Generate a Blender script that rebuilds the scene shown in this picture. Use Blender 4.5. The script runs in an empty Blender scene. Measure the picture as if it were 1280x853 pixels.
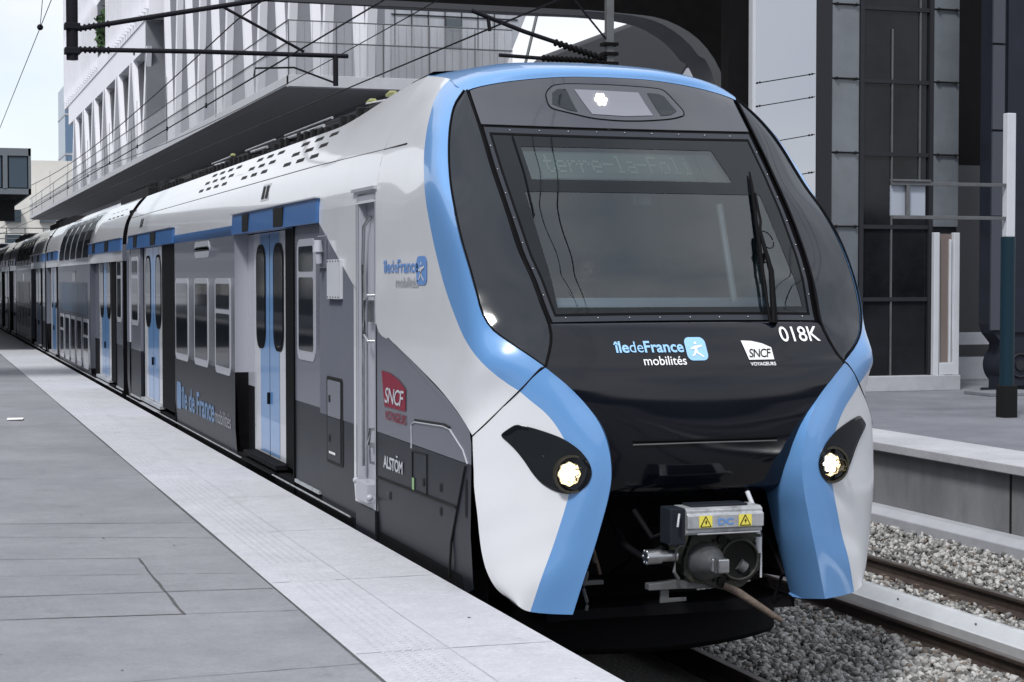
import bpy, bmesh, math, random
import numpy as np
from mathutils import Vector, Matrix
random.seed(7); rng = np.random.default_rng(7)
R = math.radians
scn = bpy.context.scene
# ---------------------------------------------------------------- camera, sky, sun, exposure
cam_d = bpy.data.cameras.new('camera'); cam = bpy.data.objects.new('camera', cam_d)
scn.collection.objects.link(cam)
cam.location = (0, 0, 2.78)
cam_d.sensor_width = 36; cam_d.lens = 36*2250/1280; cam_d.clip_start = .1; cam_d.clip_end = 5000
YAW = math.atan2(748, 2250); PITCH = math.atan2(76.5, 2250)
cam.rotation_euler = (R(90)-PITCH, 0, -YAW)
scn.camera = cam
SUN_EL, SUN_AZ = R(52), R(222)      # azimuth clockwise from +Y: the sun stands behind the camera and to its left
world = bpy.data.worlds.new('World'); scn.world = world; world.use_nodes = True
nt = world.node_tree; nt.nodes.clear()
def N(t, ty, **k):
    n = t.nodes.new(ty)
    for a, b in k.items(): setattr(n, a, b)
    return n
out = N(nt, 'ShaderNodeOutputWorld'); bg = N(nt, 'ShaderNodeBackground'); bg.inputs[1].default_value = .12
sky = N(nt, 'ShaderNodeTexSky', sky_type='NISHITA', sun_disc=False, sun_elevation=SUN_EL, sun_rotation=SUN_AZ)
tc = N(nt, 'ShaderNodeTexCoord'); mp = N(nt, 'ShaderNodeMapping'); mp.inputs['Scale'].default_value = (1, 1, 2.2)
nz = N(nt, 'ShaderNodeTexNoise'); nz.inputs['Scale'].default_value = 2.1; nz.inputs['Detail'].default_value = 7; nz.inputs['Roughness'].default_value = .55
cr = N(nt, 'ShaderNodeValToRGB'); cr.color_ramp.elements[0].position = .30; cr.color_ramp.elements[1].position = .52
cr.color_ramp.elements[0].color = (.6, .6, .6, 1); cr.color_ramp.elements[1].color = (1, 1, 1, 1)
nz2 = N(nt, 'ShaderNodeTexNoise'); nz2.inputs['Scale'].default_value = 3.3; nz2.inputs['Detail'].default_value = 5
cc = N(nt, 'ShaderNodeValToRGB'); cc.color_ramp.elements[0].color = (4.9, 5.2, 5.7, 1); cc.color_ramp.elements[1].color = (6.2, 6.35, 6.6, 1)
cc.color_ramp.elements[0].position = .35; cc.color_ramp.elements[1].position = .62
mx = N(nt, 'ShaderNodeMixRGB')
L = nt.links.new
L(tc.outputs['Generated'], mp.inputs[0]); L(mp.outputs[0], nz.inputs['Vector']); L(mp.outputs[0], nz2.inputs['Vector'])
L(nz.outputs[0], cr.inputs[0]); L(nz2.outputs[0], cc.inputs[0]); L(cr.outputs[0], mx.inputs[0]); L(sky.outputs[0], mx.inputs[1]); L(cc.outputs[0], mx.inputs[2])
L(mx.outputs[0], bg.inputs[0]); L(bg.outputs[0], out.inputs[0])
sun_d = bpy.data.lights.new('sun', 'SUN'); sun_d.energy = 2.3; sun_d.angle = R(10); sun_d.color = (1, .98, .96)
sun = bpy.data.objects.new('sun', sun_d); scn.collection.objects.link(sun)
sd = Vector((math.sin(SUN_AZ)*math.cos(SUN_EL), math.cos(SUN_AZ)*math.cos(SUN_EL), math.sin(SUN_EL)))
sun.rotation_euler = sd.to_track_quat('Z', 'Y').to_euler()
vs = scn.view_settings; vs.view_transform = 'Standard'; vs.look = 'None'; vs.exposure = 0.5; vs.gamma = 1; vs.use_curve_mapping = False

# ---------------------------------------------------------------- materials
def mat(name, col, rough=.5, metal=0., var=0., vscale=3., bump=0., bscale=40., coat=0., spec=.5, dirt=None, stretch=(1,1,1), emit=None, estr=1.):
    m = bpy.data.materials.new(name); m.use_nodes = True; t = m.node_tree; b = t.nodes['Principled BSDF']
    b.inputs['Base Color'].default_value = (*col, 1); b.inputs['Roughness'].default_value = rough; b.inputs['Metallic'].default_value = metal
    b.inputs['Coat Weight'].default_value = coat; b.inputs['Coat Roughness'].default_value = .04; b.inputs['Specular IOR Level'].default_value = spec
    tcn = N(t, 'ShaderNodeTexCoord'); mpn = N(t, 'ShaderNodeMapping'); mpn.inputs['Scale'].default_value = stretch
    t.links.new(tcn.outputs['Object'], mpn.inputs[0])
    last = None
    if var > 0:
        n = N(t, 'ShaderNodeTexNoise'); n.inputs['Scale'].default_value = vscale; n.inputs['Detail'].default_value = 8; n.inputs['Roughness'].default_value = .62
        t.links.new(mpn.outputs[0], n.inputs['Vector'])
        r = N(t, 'ShaderNodeMapRange'); r.inputs[1].default_value = .3; r.inputs[2].default_value = .7; r.inputs[3].default_value = 1-var; r.inputs[4].default_value = 1+var
        t.links.new(n.outputs[0], r.inputs[0])
        h = N(t, 'ShaderNodeVectorMath', operation='SCALE'); h.inputs[0].default_value = col
        t.links.new(r.outputs[0], h.inputs['Scale']); last = h.outputs[0]
        rr = N(t, 'ShaderNodeMapRange'); rr.inputs[1].default_value = .3; rr.inputs[2].default_value = .7; rr.inputs[3].default_value = max(rough-.08*min(1, rough*3), .02); rr.inputs[4].default_value = min(rough+.12*min(1, rough*3), 1)
        t.links.new(n.outputs[0], rr.inputs[0]); t.links.new(rr.outputs[0], b.inputs['Roughness'])
    if dirt:
        dc, amount, dsc = dirt
        n2 = N(t, 'ShaderNodeTexNoise'); n2.inputs['Scale'].default_value = dsc; n2.inputs['Detail'].default_value = 10; n2.inputs['Roughness'].default_value = .7
        t.links.new(mpn.outputs[0], n2.inputs['Vector'])
        r2 = N(t, 'ShaderNodeMapRange'); r2.inputs[1].default_value = .5; r2.inputs[2].default_value = .75; r2.inputs[3].default_value = 0; r2.inputs[4].default_value = amount
        t.links.new(n2.outputs[0], r2.inputs[0])
        mm = N(t, 'ShaderNodeMixRGB'); t.links.new(r2.outputs[0], mm.inputs[0])
        if last: t.links.new(last, mm.inputs[1])
        else: mm.inputs[1].default_value = (*col, 1)
        mm.inputs[2].default_value = (*dc, 1); last = mm.outputs[0]
    if last: t.links.new(last, b.inputs['Base Color'])
    if bump > 0:
        n3 = N(t, 'ShaderNodeTexNoise'); n3.inputs['Scale'].default_value = bscale; n3.inputs['Detail'].default_value = 6
        t.links.new(mpn.outputs[0], n3.inputs['Vector'])
        bp = N(t, 'ShaderNodeBump'); bp.inputs['Strength'].default_value = bump; bp.inputs['Distance'].default_value = .02
        t.links.new(n3.outputs[0], bp.inputs['Height']); t.links.new(bp.outputs[0], b.inputs['Normal'])
    if emit:
        b.inputs['Emission Color'].default_value = (*emit, 1); b.inputs['Emission Strength'].default_value = estr
    return m
def glass(name, tint=(.55, .6, .62), ior=1.6, rough=.0):
    m = bpy.data.materials.new(name); m.use_nodes = True; t = m.node_tree; t.nodes.clear()
    o = N(t, 'ShaderNodeOutputMaterial'); fr = N(t, 'ShaderNodeFresnel'); fr.inputs[0].default_value = ior
    tr = N(t, 'ShaderNodeBsdfTransparent'); tr.inputs[0].default_value = (*tint, 1)
    gl = N(t, 'ShaderNodeBsdfGlossy'); gl.inputs['Roughness'].default_value = rough; gl.inputs[0].default_value = (1, 1, 1, 1)
    mi = N(t, 'ShaderNodeMixShader'); t.links.new(fr.outputs[0], mi.inputs[0]); t.links.new(tr.outputs[0], mi.inputs[1]); t.links.new(gl.outputs[0], mi.inputs[2]); t.links.new(mi.outputs[0], o.inputs[0])
    gl.inputs[0].default_value = (.93, .98, 1, 1)
    return m
def haze_glass(name, col, amount):
    m = bpy.data.materials.new(name); m.use_nodes = True; t = m.node_tree; t.nodes.clear()
    o = N(t, 'ShaderNodeOutputMaterial'); tr = N(t, 'ShaderNodeBsdfTransparent'); df = N(t, 'ShaderNodeBsdfDiffuse'); df.inputs[0].default_value = (*col, 1)
    mi = N(t, 'ShaderNodeMixShader'); mi.inputs[0].default_value = amount; t.links.new(tr.outputs[0], mi.inputs[1]); t.links.new(df.outputs[0], mi.inputs[2]); t.links.new(mi.outputs[0], o.inputs[0])
    return m
PW = dict(rough=.30, coat=.7)
M = dict(
 white=mat('white_paint', (.65, .665, .70), dirt=((.51,.515,.53), .30, 2.2), **PW), blue=mat('blue_paint', (.125, .29, .58), **PW), dblue=mat('deep_blue_paint', (.045, .145, .36), rough=.3, coat=.5, var=.05),
 grey=mat('grey_paint', (.115, .125, .155), rough=.26, coat=.2, spec=.35, dirt=((.15,.155,.17), .3, 1.2)), dark=mat('dark_grey_paint', (.016, .019, .026), rough=.35, coat=.0, spec=.12, dirt=((.03,.03,.034), .35, 3.)),
 lgrey=mat('light_grey_paint', (.38, .395, .44), rough=.34, coat=.3), hood=mat('black_gloss_paint', (.004, .005, .009), rough=.10, coat=.0, spec=.48), fair=mat('smoked_fairing', (.009, .012, .018), rough=.07, coat=.0, spec=.6),
 top=mat('charcoal_gloss', (.05, .053, .065), rough=.1, coat=.6), rubber=mat('black_rubber', (.004, .004, .005), rough=.6, spec=.06), frame=mat('dark_frame', (.022, .025, .033), rough=.3, spec=.35),
 frit=mat('black_glass_border', (.006, .008, .010), rough=.05, spec=.35), dglass=mat('dark_window_glass', (.014, .018, .024), rough=.04, spec=.6), cab=mat('cab_interior', (.34, .42, .46), rough=.7), dash=mat('dashboard', (.30, .37, .48), rough=.6),
 ws=glass('windshield_glass', (.50, .56, .57), ior=1.95), cover=glass('lamp_glass', (.85, .87, .88), 1.45), steel=mat('brushed_steel', (.45, .46, .48), rough=.35, metal=1., var=.1, vscale=20, bump=.05), alu=mat('aluminium', (.52, .54, .57), rough=.4, metal=.6, var=.1, vscale=6, dirt=((.12,.11,.10), .75, 7)),
 cast=mat('cast_iron', (.030, .031, .026), rough=.55, metal=.3, var=.3, vscale=14, bump=.3), under=mat('underframe_black', (.006, .006, .008), rough=.75, spec=.1, var=.3, vscale=6), rust=mat('rusty_iron', (.10, .075, .06), rough=.75, var=.4, vscale=12, bump=.4),
 rail=mat('rail_rust', (.032, .021, .016), rough=.7, var=.35, vscale=10, bump=.3), railtop=mat('rail_running_surface', (.20, .17, .16), rough=.35, metal=.8, var=.2), chrome=mat('lamp_reflector', (.17, .145, .10), rough=.25, metal=1.),
 lit=mat('headlight_glow', (1, .95, .8), emit=(1., .93, .76), estr=9.), yellow=mat('yellow_sticker', (.72, .64, .10), rough=.5), ins=mat('insulator_yellow', (.30, .31, .12), rough=.5), black=mat('black_print', (.01, .01, .01), rough=.5, spec=.12), wtext=mat('white_print', (.78, .79, .8), rough=.4),
 btext=mat('light_blue_print', (.28, .52, .80), rough=.4), bltext=mat('blue_print', (.12, .26, .56), rough=.4), red=mat('crimson_print', (.20, .004, .026), rough=.4, spec=.3), gtext=mat('grey_print', (.30, .31, .34), rough=.5), mark=mat('green_tag', (.25, .42, .2), rough=.5),
 slab=None, screen=mat('sign_panel', (.11, .135, .145), rough=.6, var=.05), dots=mat('sign_pixels', (.36, .41, .39), rough=.6), skin=mat('skin', (.13, .08, .06), rough=.55), hair=mat('dark_hair', (.03, .025, .02), rough=.8), cloth=mat('navy_cloth', (.03, .035, .05), rough=.9),
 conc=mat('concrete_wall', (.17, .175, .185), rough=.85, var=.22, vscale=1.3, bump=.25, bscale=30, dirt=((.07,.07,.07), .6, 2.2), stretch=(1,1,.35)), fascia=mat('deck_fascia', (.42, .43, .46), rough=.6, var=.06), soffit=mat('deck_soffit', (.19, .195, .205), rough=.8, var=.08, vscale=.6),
 bwhite=mat('white_cladding', (.74, .745, .80), rough=.55, var=.04, vscale=.4), bgrey=mat('grey_cladding', (.15, .155, .18), rough=.6, var=.12, vscale=.5), bpanel=mat('metal_panel_cladding', (.36, .375, .41), rough=.45, metal=.3, var=.25, vscale=.6, stretch=(3,3,.4)),
 bglass=mat('building_window', (.04, .055, .07), rough=.08, spec=.8), pale=mat('pale_render', (.60, .585, .55), rough=.8, var=.08, vscale=.2), tower=mat('blue_curtain_wall', (.10, .16, .25), rough=.2, var=.1), leaf=mat('hedge_leaf', (.03, .07, .02), rough=.8, var=.4, vscale=3),
 balu=haze_glass('balustrade_glass', (.36, .37, .40), .62), mesh=haze_glass('net_screen', (.55, .56, .6), .25), portal=mat('black_steel', (.006, .0055, .006), rough=.6, spec=.06, var=.2), rim=mat('arch_rim', (.085, .09, .10), rough=.6, var=.1), mast=mat('catenary_steel', (.008, .008, .012), rough=.55, var=.2, spec=.15), galv=mat('galvanised_steel', (.11, .115, .12), rough=.5, metal=.4, var=.15, vscale=5),
 shell=mat('grey_shell', (.045, .047, .055), rough=.7, var=.1, vscale=.4), mirror=mat('mirror_glass', (.50, .51, .54), rough=.03, metal=1.), panel=mat('tinted_glass_panel', (.115, .128, .145), rough=.15, coat=.3, var=.25, vscale=.8), tdark=mat('dark_mullion', (.018, .019, .023), rough=.5, spec=.25),
 wglass=mat('tower_window', (.008, .009, .011), rough=.06, spec=.3, var=.6, vscale=.9), wframe=mat('white_frame', (.48, .50, .54), rough=.5, var=.04), brown=mat('brown_panel', (.16, .13, .12), rough=.4, coat=.5), col=mat('blue_black_steel', (.014, .017, .026), rough=.5, var=.2, vscale=2, spec=.2), teal=mat('teal_pole', (.006, .022, .034), rough=.45, spec=.2),
 plinth=mat('stone_plinth', (.33, .34, .37), rough=.7, var=.1), paper=mat('paper', (.8, .8, .8), rough=.8), roofeq=mat('roof_equipment', (.012, .012, .014), rough=.6, var=.4, vscale=8, spec=.2), sleeper=mat('concrete_sleeper', (.22, .21, .19), rough=.9, var=.25, vscale=5, bump=.3),
 darkw=mat('dark_wall', (.05, .05, .055), rough=.8, var=.2, vscale=.5), beige=mat('beige_wall', (.30, .28, .25), rough=.8, var=.1),  # darkw is a plain dark wall tone
)
M['uglass'] = mat('upper_deck_glass', (.010, .013, .018), rough=.25, spec=.12)
def paving(name, base, dark, joint_w, joints_y, spots=.5):
    """concrete surface with irregular joints given in world Y, speckle and stains"""
    m = bpy.data.materials.new(name); m.use_nodes = True; t = m.node_tree; b = t.nodes['Principled BSDF']
    g = N(t, 'ShaderNodeNewGeometry'); ln = t.links.new
    n1 = N(t, 'ShaderNodeTexNoise'); n1.inputs['Scale'].default_value = .8; n1.inputs['Detail'].default_value = 9; n1.inputs['Roughness'].default_value = .65
    n2 = N(t, 'ShaderNodeTexNoise'); n2.inputs['Scale'].default_value = 45; n2.inputs['Detail'].default_value = 6; n2.inputs['Roughness'].default_value = .75
    n3 = N(t, 'ShaderNodeTexNoise'); n3.inputs['Scale'].default_value = 5; n3.inputs['Detail'].default_value = 8; n3.inputs['Roughness'].default_value = .7
    for n in (n1, n2, n3): ln(g.outputs['Position'], n.inputs['Vector'])
    r1 = N(t, 'ShaderNodeMapRange'); r1.inputs[1].default_value = .3; r1.inputs[2].default_value = .7; ln(n1.outputs[0], r1.inputs[0])
    mx1 = N(t, 'ShaderNodeMixRGB'); mx1.inputs[1].default_value = (*dark, 1); mx1.inputs[2].default_value = (*base, 1); ln(r1.outputs[0], mx1.inputs[0])
    r2 = N(t, 'ShaderNodeMapRange'); r2.inputs[1].default_value = .3; r2.inputs[2].default_value = .7; r2.inputs[3].default_value = .86; r2.inputs[4].default_value = 1.14; ln(n2.outputs[0], r2.inputs[0])
    r3 = N(t, 'ShaderNodeMapRange'); r3.inputs[1].default_value = .35; r3.inputs[2].default_value = .7; r3.inputs[3].default_value = .93; r3.inputs[4].default_value = 1.06; ln(n3.outputs[0], r3.inputs[0])
    mu = N(t, 'ShaderNodeMath', operation='MULTIPLY'); ln(r2.outputs[0], mu.inputs[0]); ln(r3.outputs[0], mu.inputs[1])
    v = N(t, 'ShaderNodeVectorMath', operation='SCALE'); ln(mx1.outputs[0], v.inputs[0]); ln(mu.outputs[0], v.inputs['Scale'])
    vo = N(t, 'ShaderNodeTexVoronoi'); vo.inputs['Scale'].default_value = 2.6; vo.inputs['Randomness'].default_value = 1.; ln(g.outputs['Position'], vo.inputs['Vector'])
    rs = N(t, 'ShaderNodeMapRange'); rs.inputs[1].default_value = .03; rs.inputs[2].default_value = .05; rs.inputs[3].default_value = .62; rs.inputs[4].default_value = 1.; ln(vo.outputs['Distance'], rs.inputs[0])
    n4 = N(t, 'ShaderNodeTexNoise'); n4.inputs['Scale'].default_value = 2.2; n4.inputs['Detail'].default_value = 12; n4.inputs['Roughness'].default_value = .8; n4.inputs['Distortion'].default_value = 1.2
    mp4 = N(t, 'ShaderNodeMapping'); mp4.inputs['Scale'].default_value = (1., .35, 1); ln(g.outputs['Position'], mp4.inputs[0]); ln(mp4.outputs[0], n4.inputs['Vector'])
    r4 = N(t, 'ShaderNodeMapRange'); r4.inputs[1].default_value = .56; r4.inputs[2].default_value = .72; r4.inputs[3].default_value = 1.; r4.inputs[4].default_value = .80; ln(n4.outputs[0], r4.inputs[0])
    m5 = N(t, 'ShaderNodeMath', operation='MULTIPLY'); ln(rs.outputs[0], m5.inputs[0]); ln(r4.outputs[0], m5.inputs[1])
    v2 = N(t, 'ShaderNodeVectorMath', operation='SCALE'); ln(v.outputs[0], v2.inputs[0]); ln(m5.outputs[0], v2.inputs['Scale']); ln(v2.outputs[0], b.inputs['Base Color']); b.inputs['Roughness'].default_value = .82
    bp = N(t, 'ShaderNodeBump'); bp.inputs['Strength'].default_value = .25; bp.inputs['Distance'].default_value = .004; ln(n2.outputs[0], bp.inputs['Height']); ln(bp.outputs[0], b.inputs['Normal'])
    return m
M['slab'] = paving('grey_paving', (.245, .25, .272), (.170, .175, .195), 0, [])
M['edge'] = paving('pale_edge_paving', (.47, .478, .515), (.40, .408, .445), 0, [])
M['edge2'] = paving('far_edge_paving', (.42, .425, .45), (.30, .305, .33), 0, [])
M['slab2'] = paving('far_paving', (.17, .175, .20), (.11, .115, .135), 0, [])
M['ballast'] = mat('ballast_ground', (.14, .135, .13), rough=.95, var=.35, vscale=30, bump=1., bscale=35)
M['joint'] = mat('joint_filler', (.07, .07, .075), rough=.9, var=.3, vscale=9)
M['joint2'] = mat('pale_joint', (.40, .405, .425), rough=.9, var=.3, vscale=9)
M['ground'] = mat('distant_ground', (.13, .13, .135), rough=.9, var=.2, vscale=.1)

# ---------------------------------------------------------------- mesh helpers
class B:
    def __init__(s): s.v = []; s.f = []; s.mi = []
    def add(s, vs, fs, mi=0):
        o = len(s.v); s.v += [tuple(map(float, p)) for p in vs]; s.f += [tuple(i+o for i in f) for f in fs]; s.mi += [mi]*len(fs); return s
    def box(s, x0, x1, y0, y1, z0, z1, mi=0):
        return s.add([(x0,y0,z0),(x1,y0,z0),(x1,y1,z0),(x0,y1,z0),(x0,y0,z1),(x1,y0,z1),(x1,y1,z1),(x0,y1,z1)],
                     [(0,3,2,1),(4,5,6,7),(0,1,5,4),(1,2,6,5),(2,3,7,6),(3,0,4,7)], mi)
    def tube(s, pts, r, n=8, mi=0, cap=True):
        pts = [Vector(p) for p in pts]; rs = r if isinstance(r, (list, tuple)) else [r]*len(pts)
        vs = []; 
        for i, p in enumerate(pts):
            d = (pts[min(i+1, len(pts)-1)]-pts[max(i-1, 0)])
            d = d.normalized() if d.length > 1e-9 else Vector((0,0,1))
            a = d.cross(Vector((0,0,1))); 
            if a.length < 1e-3: a = d.cross(Vector((1,0,0)))
            a.normalize(); b = d.cross(a)
            for k in range(n):
                t = 2*math.pi*k/n; vs.append(p+rs[i]*(a*math.cos(t)+b*math.sin(t)))
        fs = [(i*n+k, i*n+(k+1)%n, (i+1)*n+(k+1)%n, (i+1)*n+k) for i in range(len(pts)-1) for k in range(n)]
        if cap: fs += [tuple(range(n-1, -1, -1)), tuple((len(pts)-1)*n+k for k in range(n))]
        return s.add(vs, fs, mi)
    def prism(s, poly, f, t0, t1, mi=0):
        """poly of 2D points, f(u,v,t)->xyz"""
        n = len(poly); vs = [f(u, v, t0) for u, v in poly]+[f(u, v, t1) for u, v in poly]
        return s.add(vs, [tuple(range(n-1, -1, -1)), tuple(range(n, 2*n))]+[(i, (i+1)%n, n+(i+1)%n, n+i) for i in range(n)], mi)
    def grid(s, rows, mi=0, close=False):
        m = len(rows[0]); vs = [p for r in rows for p in r]
        return s.add(vs, [(i*m+j, i*m+j+1, (i+1)*m+j+1, (i+1)*m+j) for i in range(len(rows)-1) for j in range(m-1)], mi)
    def sphere(s, c, r, n=10, mi=0, sq=(1,1,1)):
        rows = []
        for i in range(n+1):
            th = math.pi*i/n; rows.append([(c[0]+r*sq[0]*math.sin(th)*math.cos(p), c[1]+r*sq[1]*math.sin(th)*math.sin(p), c[2]+r*sq[2]*math.cos(th)) for p in [2*math.pi*k/(2*n) for k in range(2*n+1)]])
        return s.grid(rows, mi)
def fin(name, me, mats, parent=None, smooth=None, bevel=0, solid=0, loc=None):
    for m in (mats if isinstance(mats, (list, tuple)) else [mats]): me.materials.append(M[m] if isinstance(m, str) else m)
    o = bpy.data.objects.new(name, me); scn.collection.objects.link(o)
    if smooth is not None:
        me.polygons.foreach_set('use_smooth', [True]*len(me.polygons)); me.set_sharp_from_angle(angle=R(smooth))
    if parent: o.parent = parent
    if solid: md = o.modifiers.new('solid', 'SOLIDIFY'); md.thickness = solid; md.offset = -1
    if bevel: md = o.modifiers.new('bevel', 'BEVEL'); md.width = bevel; md.segments = 2; md.limit_method = 'ANGLE'; md.angle_limit = R(40)
    return o
def obj(name, b, mats, parent=None, smooth=None, bevel=0, solid=0, fix=True):
    off = root_loc(parent)
    me = bpy.data.meshes.new(name); me.from_pydata([(x-off[0], y-off[1], z-off[2]) for x, y, z in b.v], [], b.f)
    if any(b.mi): me.polygons.foreach_set('material_index', b.mi)
    if fix:
        bm = bmesh.new(); bm.from_mesh(me); bmesh.ops.remove_doubles(bm, verts=bm.verts, dist=1e-5); bmesh.ops.recalc_face_normals(bm, faces=bm.faces); bm.to_mesh(me); bm.free()
    me.update()
    return fin(name, me, mats, parent, smooth, bevel, solid)
def each(name, b, mats, parent=None, **k):
    """every separate piece of b becomes an object of its own"""
    par = list(range(len(b.v)))
    def f(i):
        while par[i] != i: par[i] = par[par[i]]; i = par[i]
        return i
    for q in b.f:
        for i in q[1:]: par[f(i)] = f(q[0])
    groups = {}
    for n_, q in enumerate(b.f): groups.setdefault(f(q[0]), []).append(n_)
    for g in groups.values():
        idx = sorted({i for n_ in g for i in b.f[n_]}); mp_ = {i: j for j, i in enumerate(idx)}; c = B()
        c.v = [b.v[i] for i in idx]; c.f = [tuple(mp_[i] for i in b.f[n_]) for n_ in g]; c.mi = [b.mi[n_] for n_ in g]; obj(name, c, mats, parent, **k)
def root_loc(p):
    x = Vector((0,0,0))
    while p: x += p.location; p = p.parent
    return x
def thing(name, label, cat, loc=(0,0,0), group=None):
    o = bpy.data.objects.new(name, None); scn.collection.objects.link(o); o.location = loc; o.empty_display_size = .3
    o['label'] = label; o['category'] = cat
    if group: o['group'] = group
    return o
def tag(o, label, cat, group=None):
    o['label'] = label; o['category'] = cat
    if group: o['group'] = group
    return o
def setting(o, kind='structure', label=None): o['kind'] = kind; 
def dup(root, loc, label=None, group=None):
    r = root.copy(); scn.collection.objects.link(r); r.location = loc
    if label: r['label'] = label
    if group: r['group'] = group
    def rec(a, b):
        for ch in list(a.children):
            c = ch.copy(); scn.collection.objects.link(c); c.parent = b; rec(ch, c)
    rec(root, r); return r
def text2d(body, size=1, bold=0., shear=0., sx=1., align='LEFT', spacing=1.):
    cu = bpy.data.curves.new('t', 'FONT'); cu.body = body; cu.size = size; cu.offset = bold*size; cu.shear = shear; cu.align_x = align; cu.space_character = spacing; cu.resolution_u = 4
    o = bpy.data.objects.new('t', cu); scn.collection.objects.link(o); bpy.context.view_layer.update()
    me = bpy.data.meshes.new_from_object(o.evaluated_get(bpy.context.evaluated_depsgraph_get()))
    v = [(p.co.x*sx, p.co.y) for p in me.vertices]; f = [tuple(p.vertices) for p in me.polygons]
    bpy.data.objects.remove(o); bpy.data.curves.remove(cu); bpy.data.meshes.remove(me)
    return v, f
def extent(t): xs = [p[0] for p in t[0]]; return min(xs), max(xs)
def put(b, shape, fn, mi=0, cell=0):
    """map flat (u,v) shape through fn(u,v)->xyz; cut it on a grid when cell>0 so that it follows a curve"""
    v, f = shape
    if cell:
        bm = bmesh.new(); vv = [bm.verts.new((x, y, 0)) for x, y in v]
        for q in f:
            try: bm.faces.new([vv[i] for i in q])
            except ValueError: pass
        xs = [p[0] for p in v]; ys = [p[1] for p in v]
        for k in range(math.floor(min(xs)/cell), math.ceil(max(xs)/cell)+1):
            bmesh.ops.bisect_plane(bm, geom=bm.verts[:]+bm.edges[:]+bm.faces[:], plane_co=(k*cell,0,0), plane_no=(1,0,0))
        for k in range(math.floor(min(ys)/cell), math.ceil(max(ys)/cell)+1):
            bmesh.ops.bisect_plane(bm, geom=bm.verts[:]+bm.edges[:]+bm.faces[:], plane_co=(0,k*cell,0), plane_no=(0,1,0))
        bm.verts.index_update(); v = [(q.co.x, q.co.y) for q in bm.verts]; f = [tuple(w.index for w in q.verts) for q in bm.faces]; bm.free()
    return b.add([fn(x, y) for x, y in v], f, mi)
def poly(pts): return (list(pts), [tuple(range(len(pts)))])
def rrect(x0, x1, y0, y1, r, n=5):
    p = []
    for cx, cy, a in ((x1-r, y1-r, 0), (x0+r, y1-r, 90), (x0+r, y0+r, 180), (x1-r, y0+r, 270)):
        p += [(cx+r*math.cos(R(a+90*k/n)), cy+r*math.sin(R(a+90*k/n))) for k in range(n+1)]
    return p
def spline(pts, n):
    """Catmull-Rom through points of any dimension, resampled to n by index"""
    P = np.array(pts, float); K = len(P)
    if K == 2: return [tuple(P[0]+(P[1]-P[0])*i/(n-1)) for i in range(n)]
    d = np.r_[0, np.cumsum(np.linalg.norm(np.diff(P, axis=0), axis=1))]; m = np.gradient(P, d, axis=0)
    outp = []
    for s in np.linspace(0, d[-1], n):
        i = min(max(np.searchsorted(d, s)-1, 0), K-2); h = d[i+1]-d[i]; t = (s-d[i])/h
        outp.append(tuple((2*t**3-3*t*t+1)*P[i]+(t**3-2*t*t+t)*h*m[i]+(-2*t**3+3*t*t)*P[i+1]+(t**3-t*t)*h*m[i+1]))
    return outp
def curve1(xs, ys):
    xs = np.array(xs, float); ys = np.array(ys, float); m = np.gradient(ys, xs)
    def f(x):
        x = min(max(x, xs[0]), xs[-1]); i = min(max(int(np.searchsorted(xs, x))-1, 0), len(xs)-2); h = xs[i+1]-xs[i]; t = (x-xs[i])/h
        return float((2*t**3-3*t*t+1)*ys[i]+(t**3-2*t*t+t)*h*m[i]+(-2*t**3+3*t*t)*ys[i+1]+(t**3-t*t)*h*m[i+1])
    return f
XC = 4.79; XL = 3.36; ZP = .81; XE = 3.3; XE2 = 11.06

# ================================================================ SETTING
b = B(); b.box(-400, 400, -80, 900, -.9, -.6); o = obj('ground', b, 'ground'); setting(o)
b = B(); b.box(XE+.02, XE2-.02, -60, 320, -.5, -.17); o = obj('track_bed', b, 'ballast'); setting(o)
STRIP = 2.17
b = B(); b.box(-30, STRIP-.005, -60, 260, -.6, ZP); o = obj('platform', b, 'slab'); setting(o)
b = B(); b.box(STRIP+.005, XE, -60, 260, ZP-.12, ZP); b.box(STRIP+.005, XE-.2, -60, 260, -.6, ZP-.12); o = obj('platform_edge', b, 'edge', bevel=.012); setting(o)
b = B(); b.box(XE2+1.0, 60, -60, 260, -.6, ZP); o = obj('platform', b, 'slab2'); setting(o)
b = B()
b.box(XE2+.002, XE2+1.0, -60, 260, ZP-.10, ZP+.004); o = obj('platform_edge', b, 'edge2', bevel=.01); setting(o)
# joints and cracks between slabs (left platform); thin filler strips 4 mm proud
b = B()
def strip(b, p, q, w=.012, z=ZP+.003, jag=0, n=12):
    p = Vector((*p, 0)); q = Vector((*q, 0)); d = (q-p).normalized(); s = Vector((-d.y, d.x, 0)); Lr, Rr = [], []
    for i in range(n+1):
        c = p.lerp(q, i/n)+s*random.uniform(-jag, jag); ww = w*random.uniform(.5, 1.2)/2
        Lr.append((c.x-s.x*ww, c.y-s.y*ww, z)); Rr.append((c.x+s.x*ww, c.y+s.y*ww, z))
    b.grid([Lr, Rr])
for p, q, w in [((-2,19.35),(2.16,17.99),.010),((-2,15.75),(2.16,14.6),.012),((-2,15.1),(1.2,14.05),.006),((1.2,14.05),(2.16,13.69),.008),((1.47,12.15),(2.16,11.96),.006),((-2,12.9),(1.49,12.14),.006),
                ((-3,12.0),(1.48,11.42),.014),((1.48,11.42),(2.16,11.33),.012),((-3,11.25),(1.48,10.62),.014),((1.48,10.62),(2.16,10.53),.006),((-2,13.75),(1.49,12.87),.008),((1.49,12.87),(1.49,10.60),.018),((1.0,8.9),(2.16,8.95),.006)]+\
               [((-8, y+1.2), (2.16, y), .01) for y in (21.5, 25, 29, 33, 38, 43, 49, 56)]: strip(b, p, q, w, jag=.004)
strip(b, (STRIP, -5), (STRIP, 120), .02, jag=.002, n=60)
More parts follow.
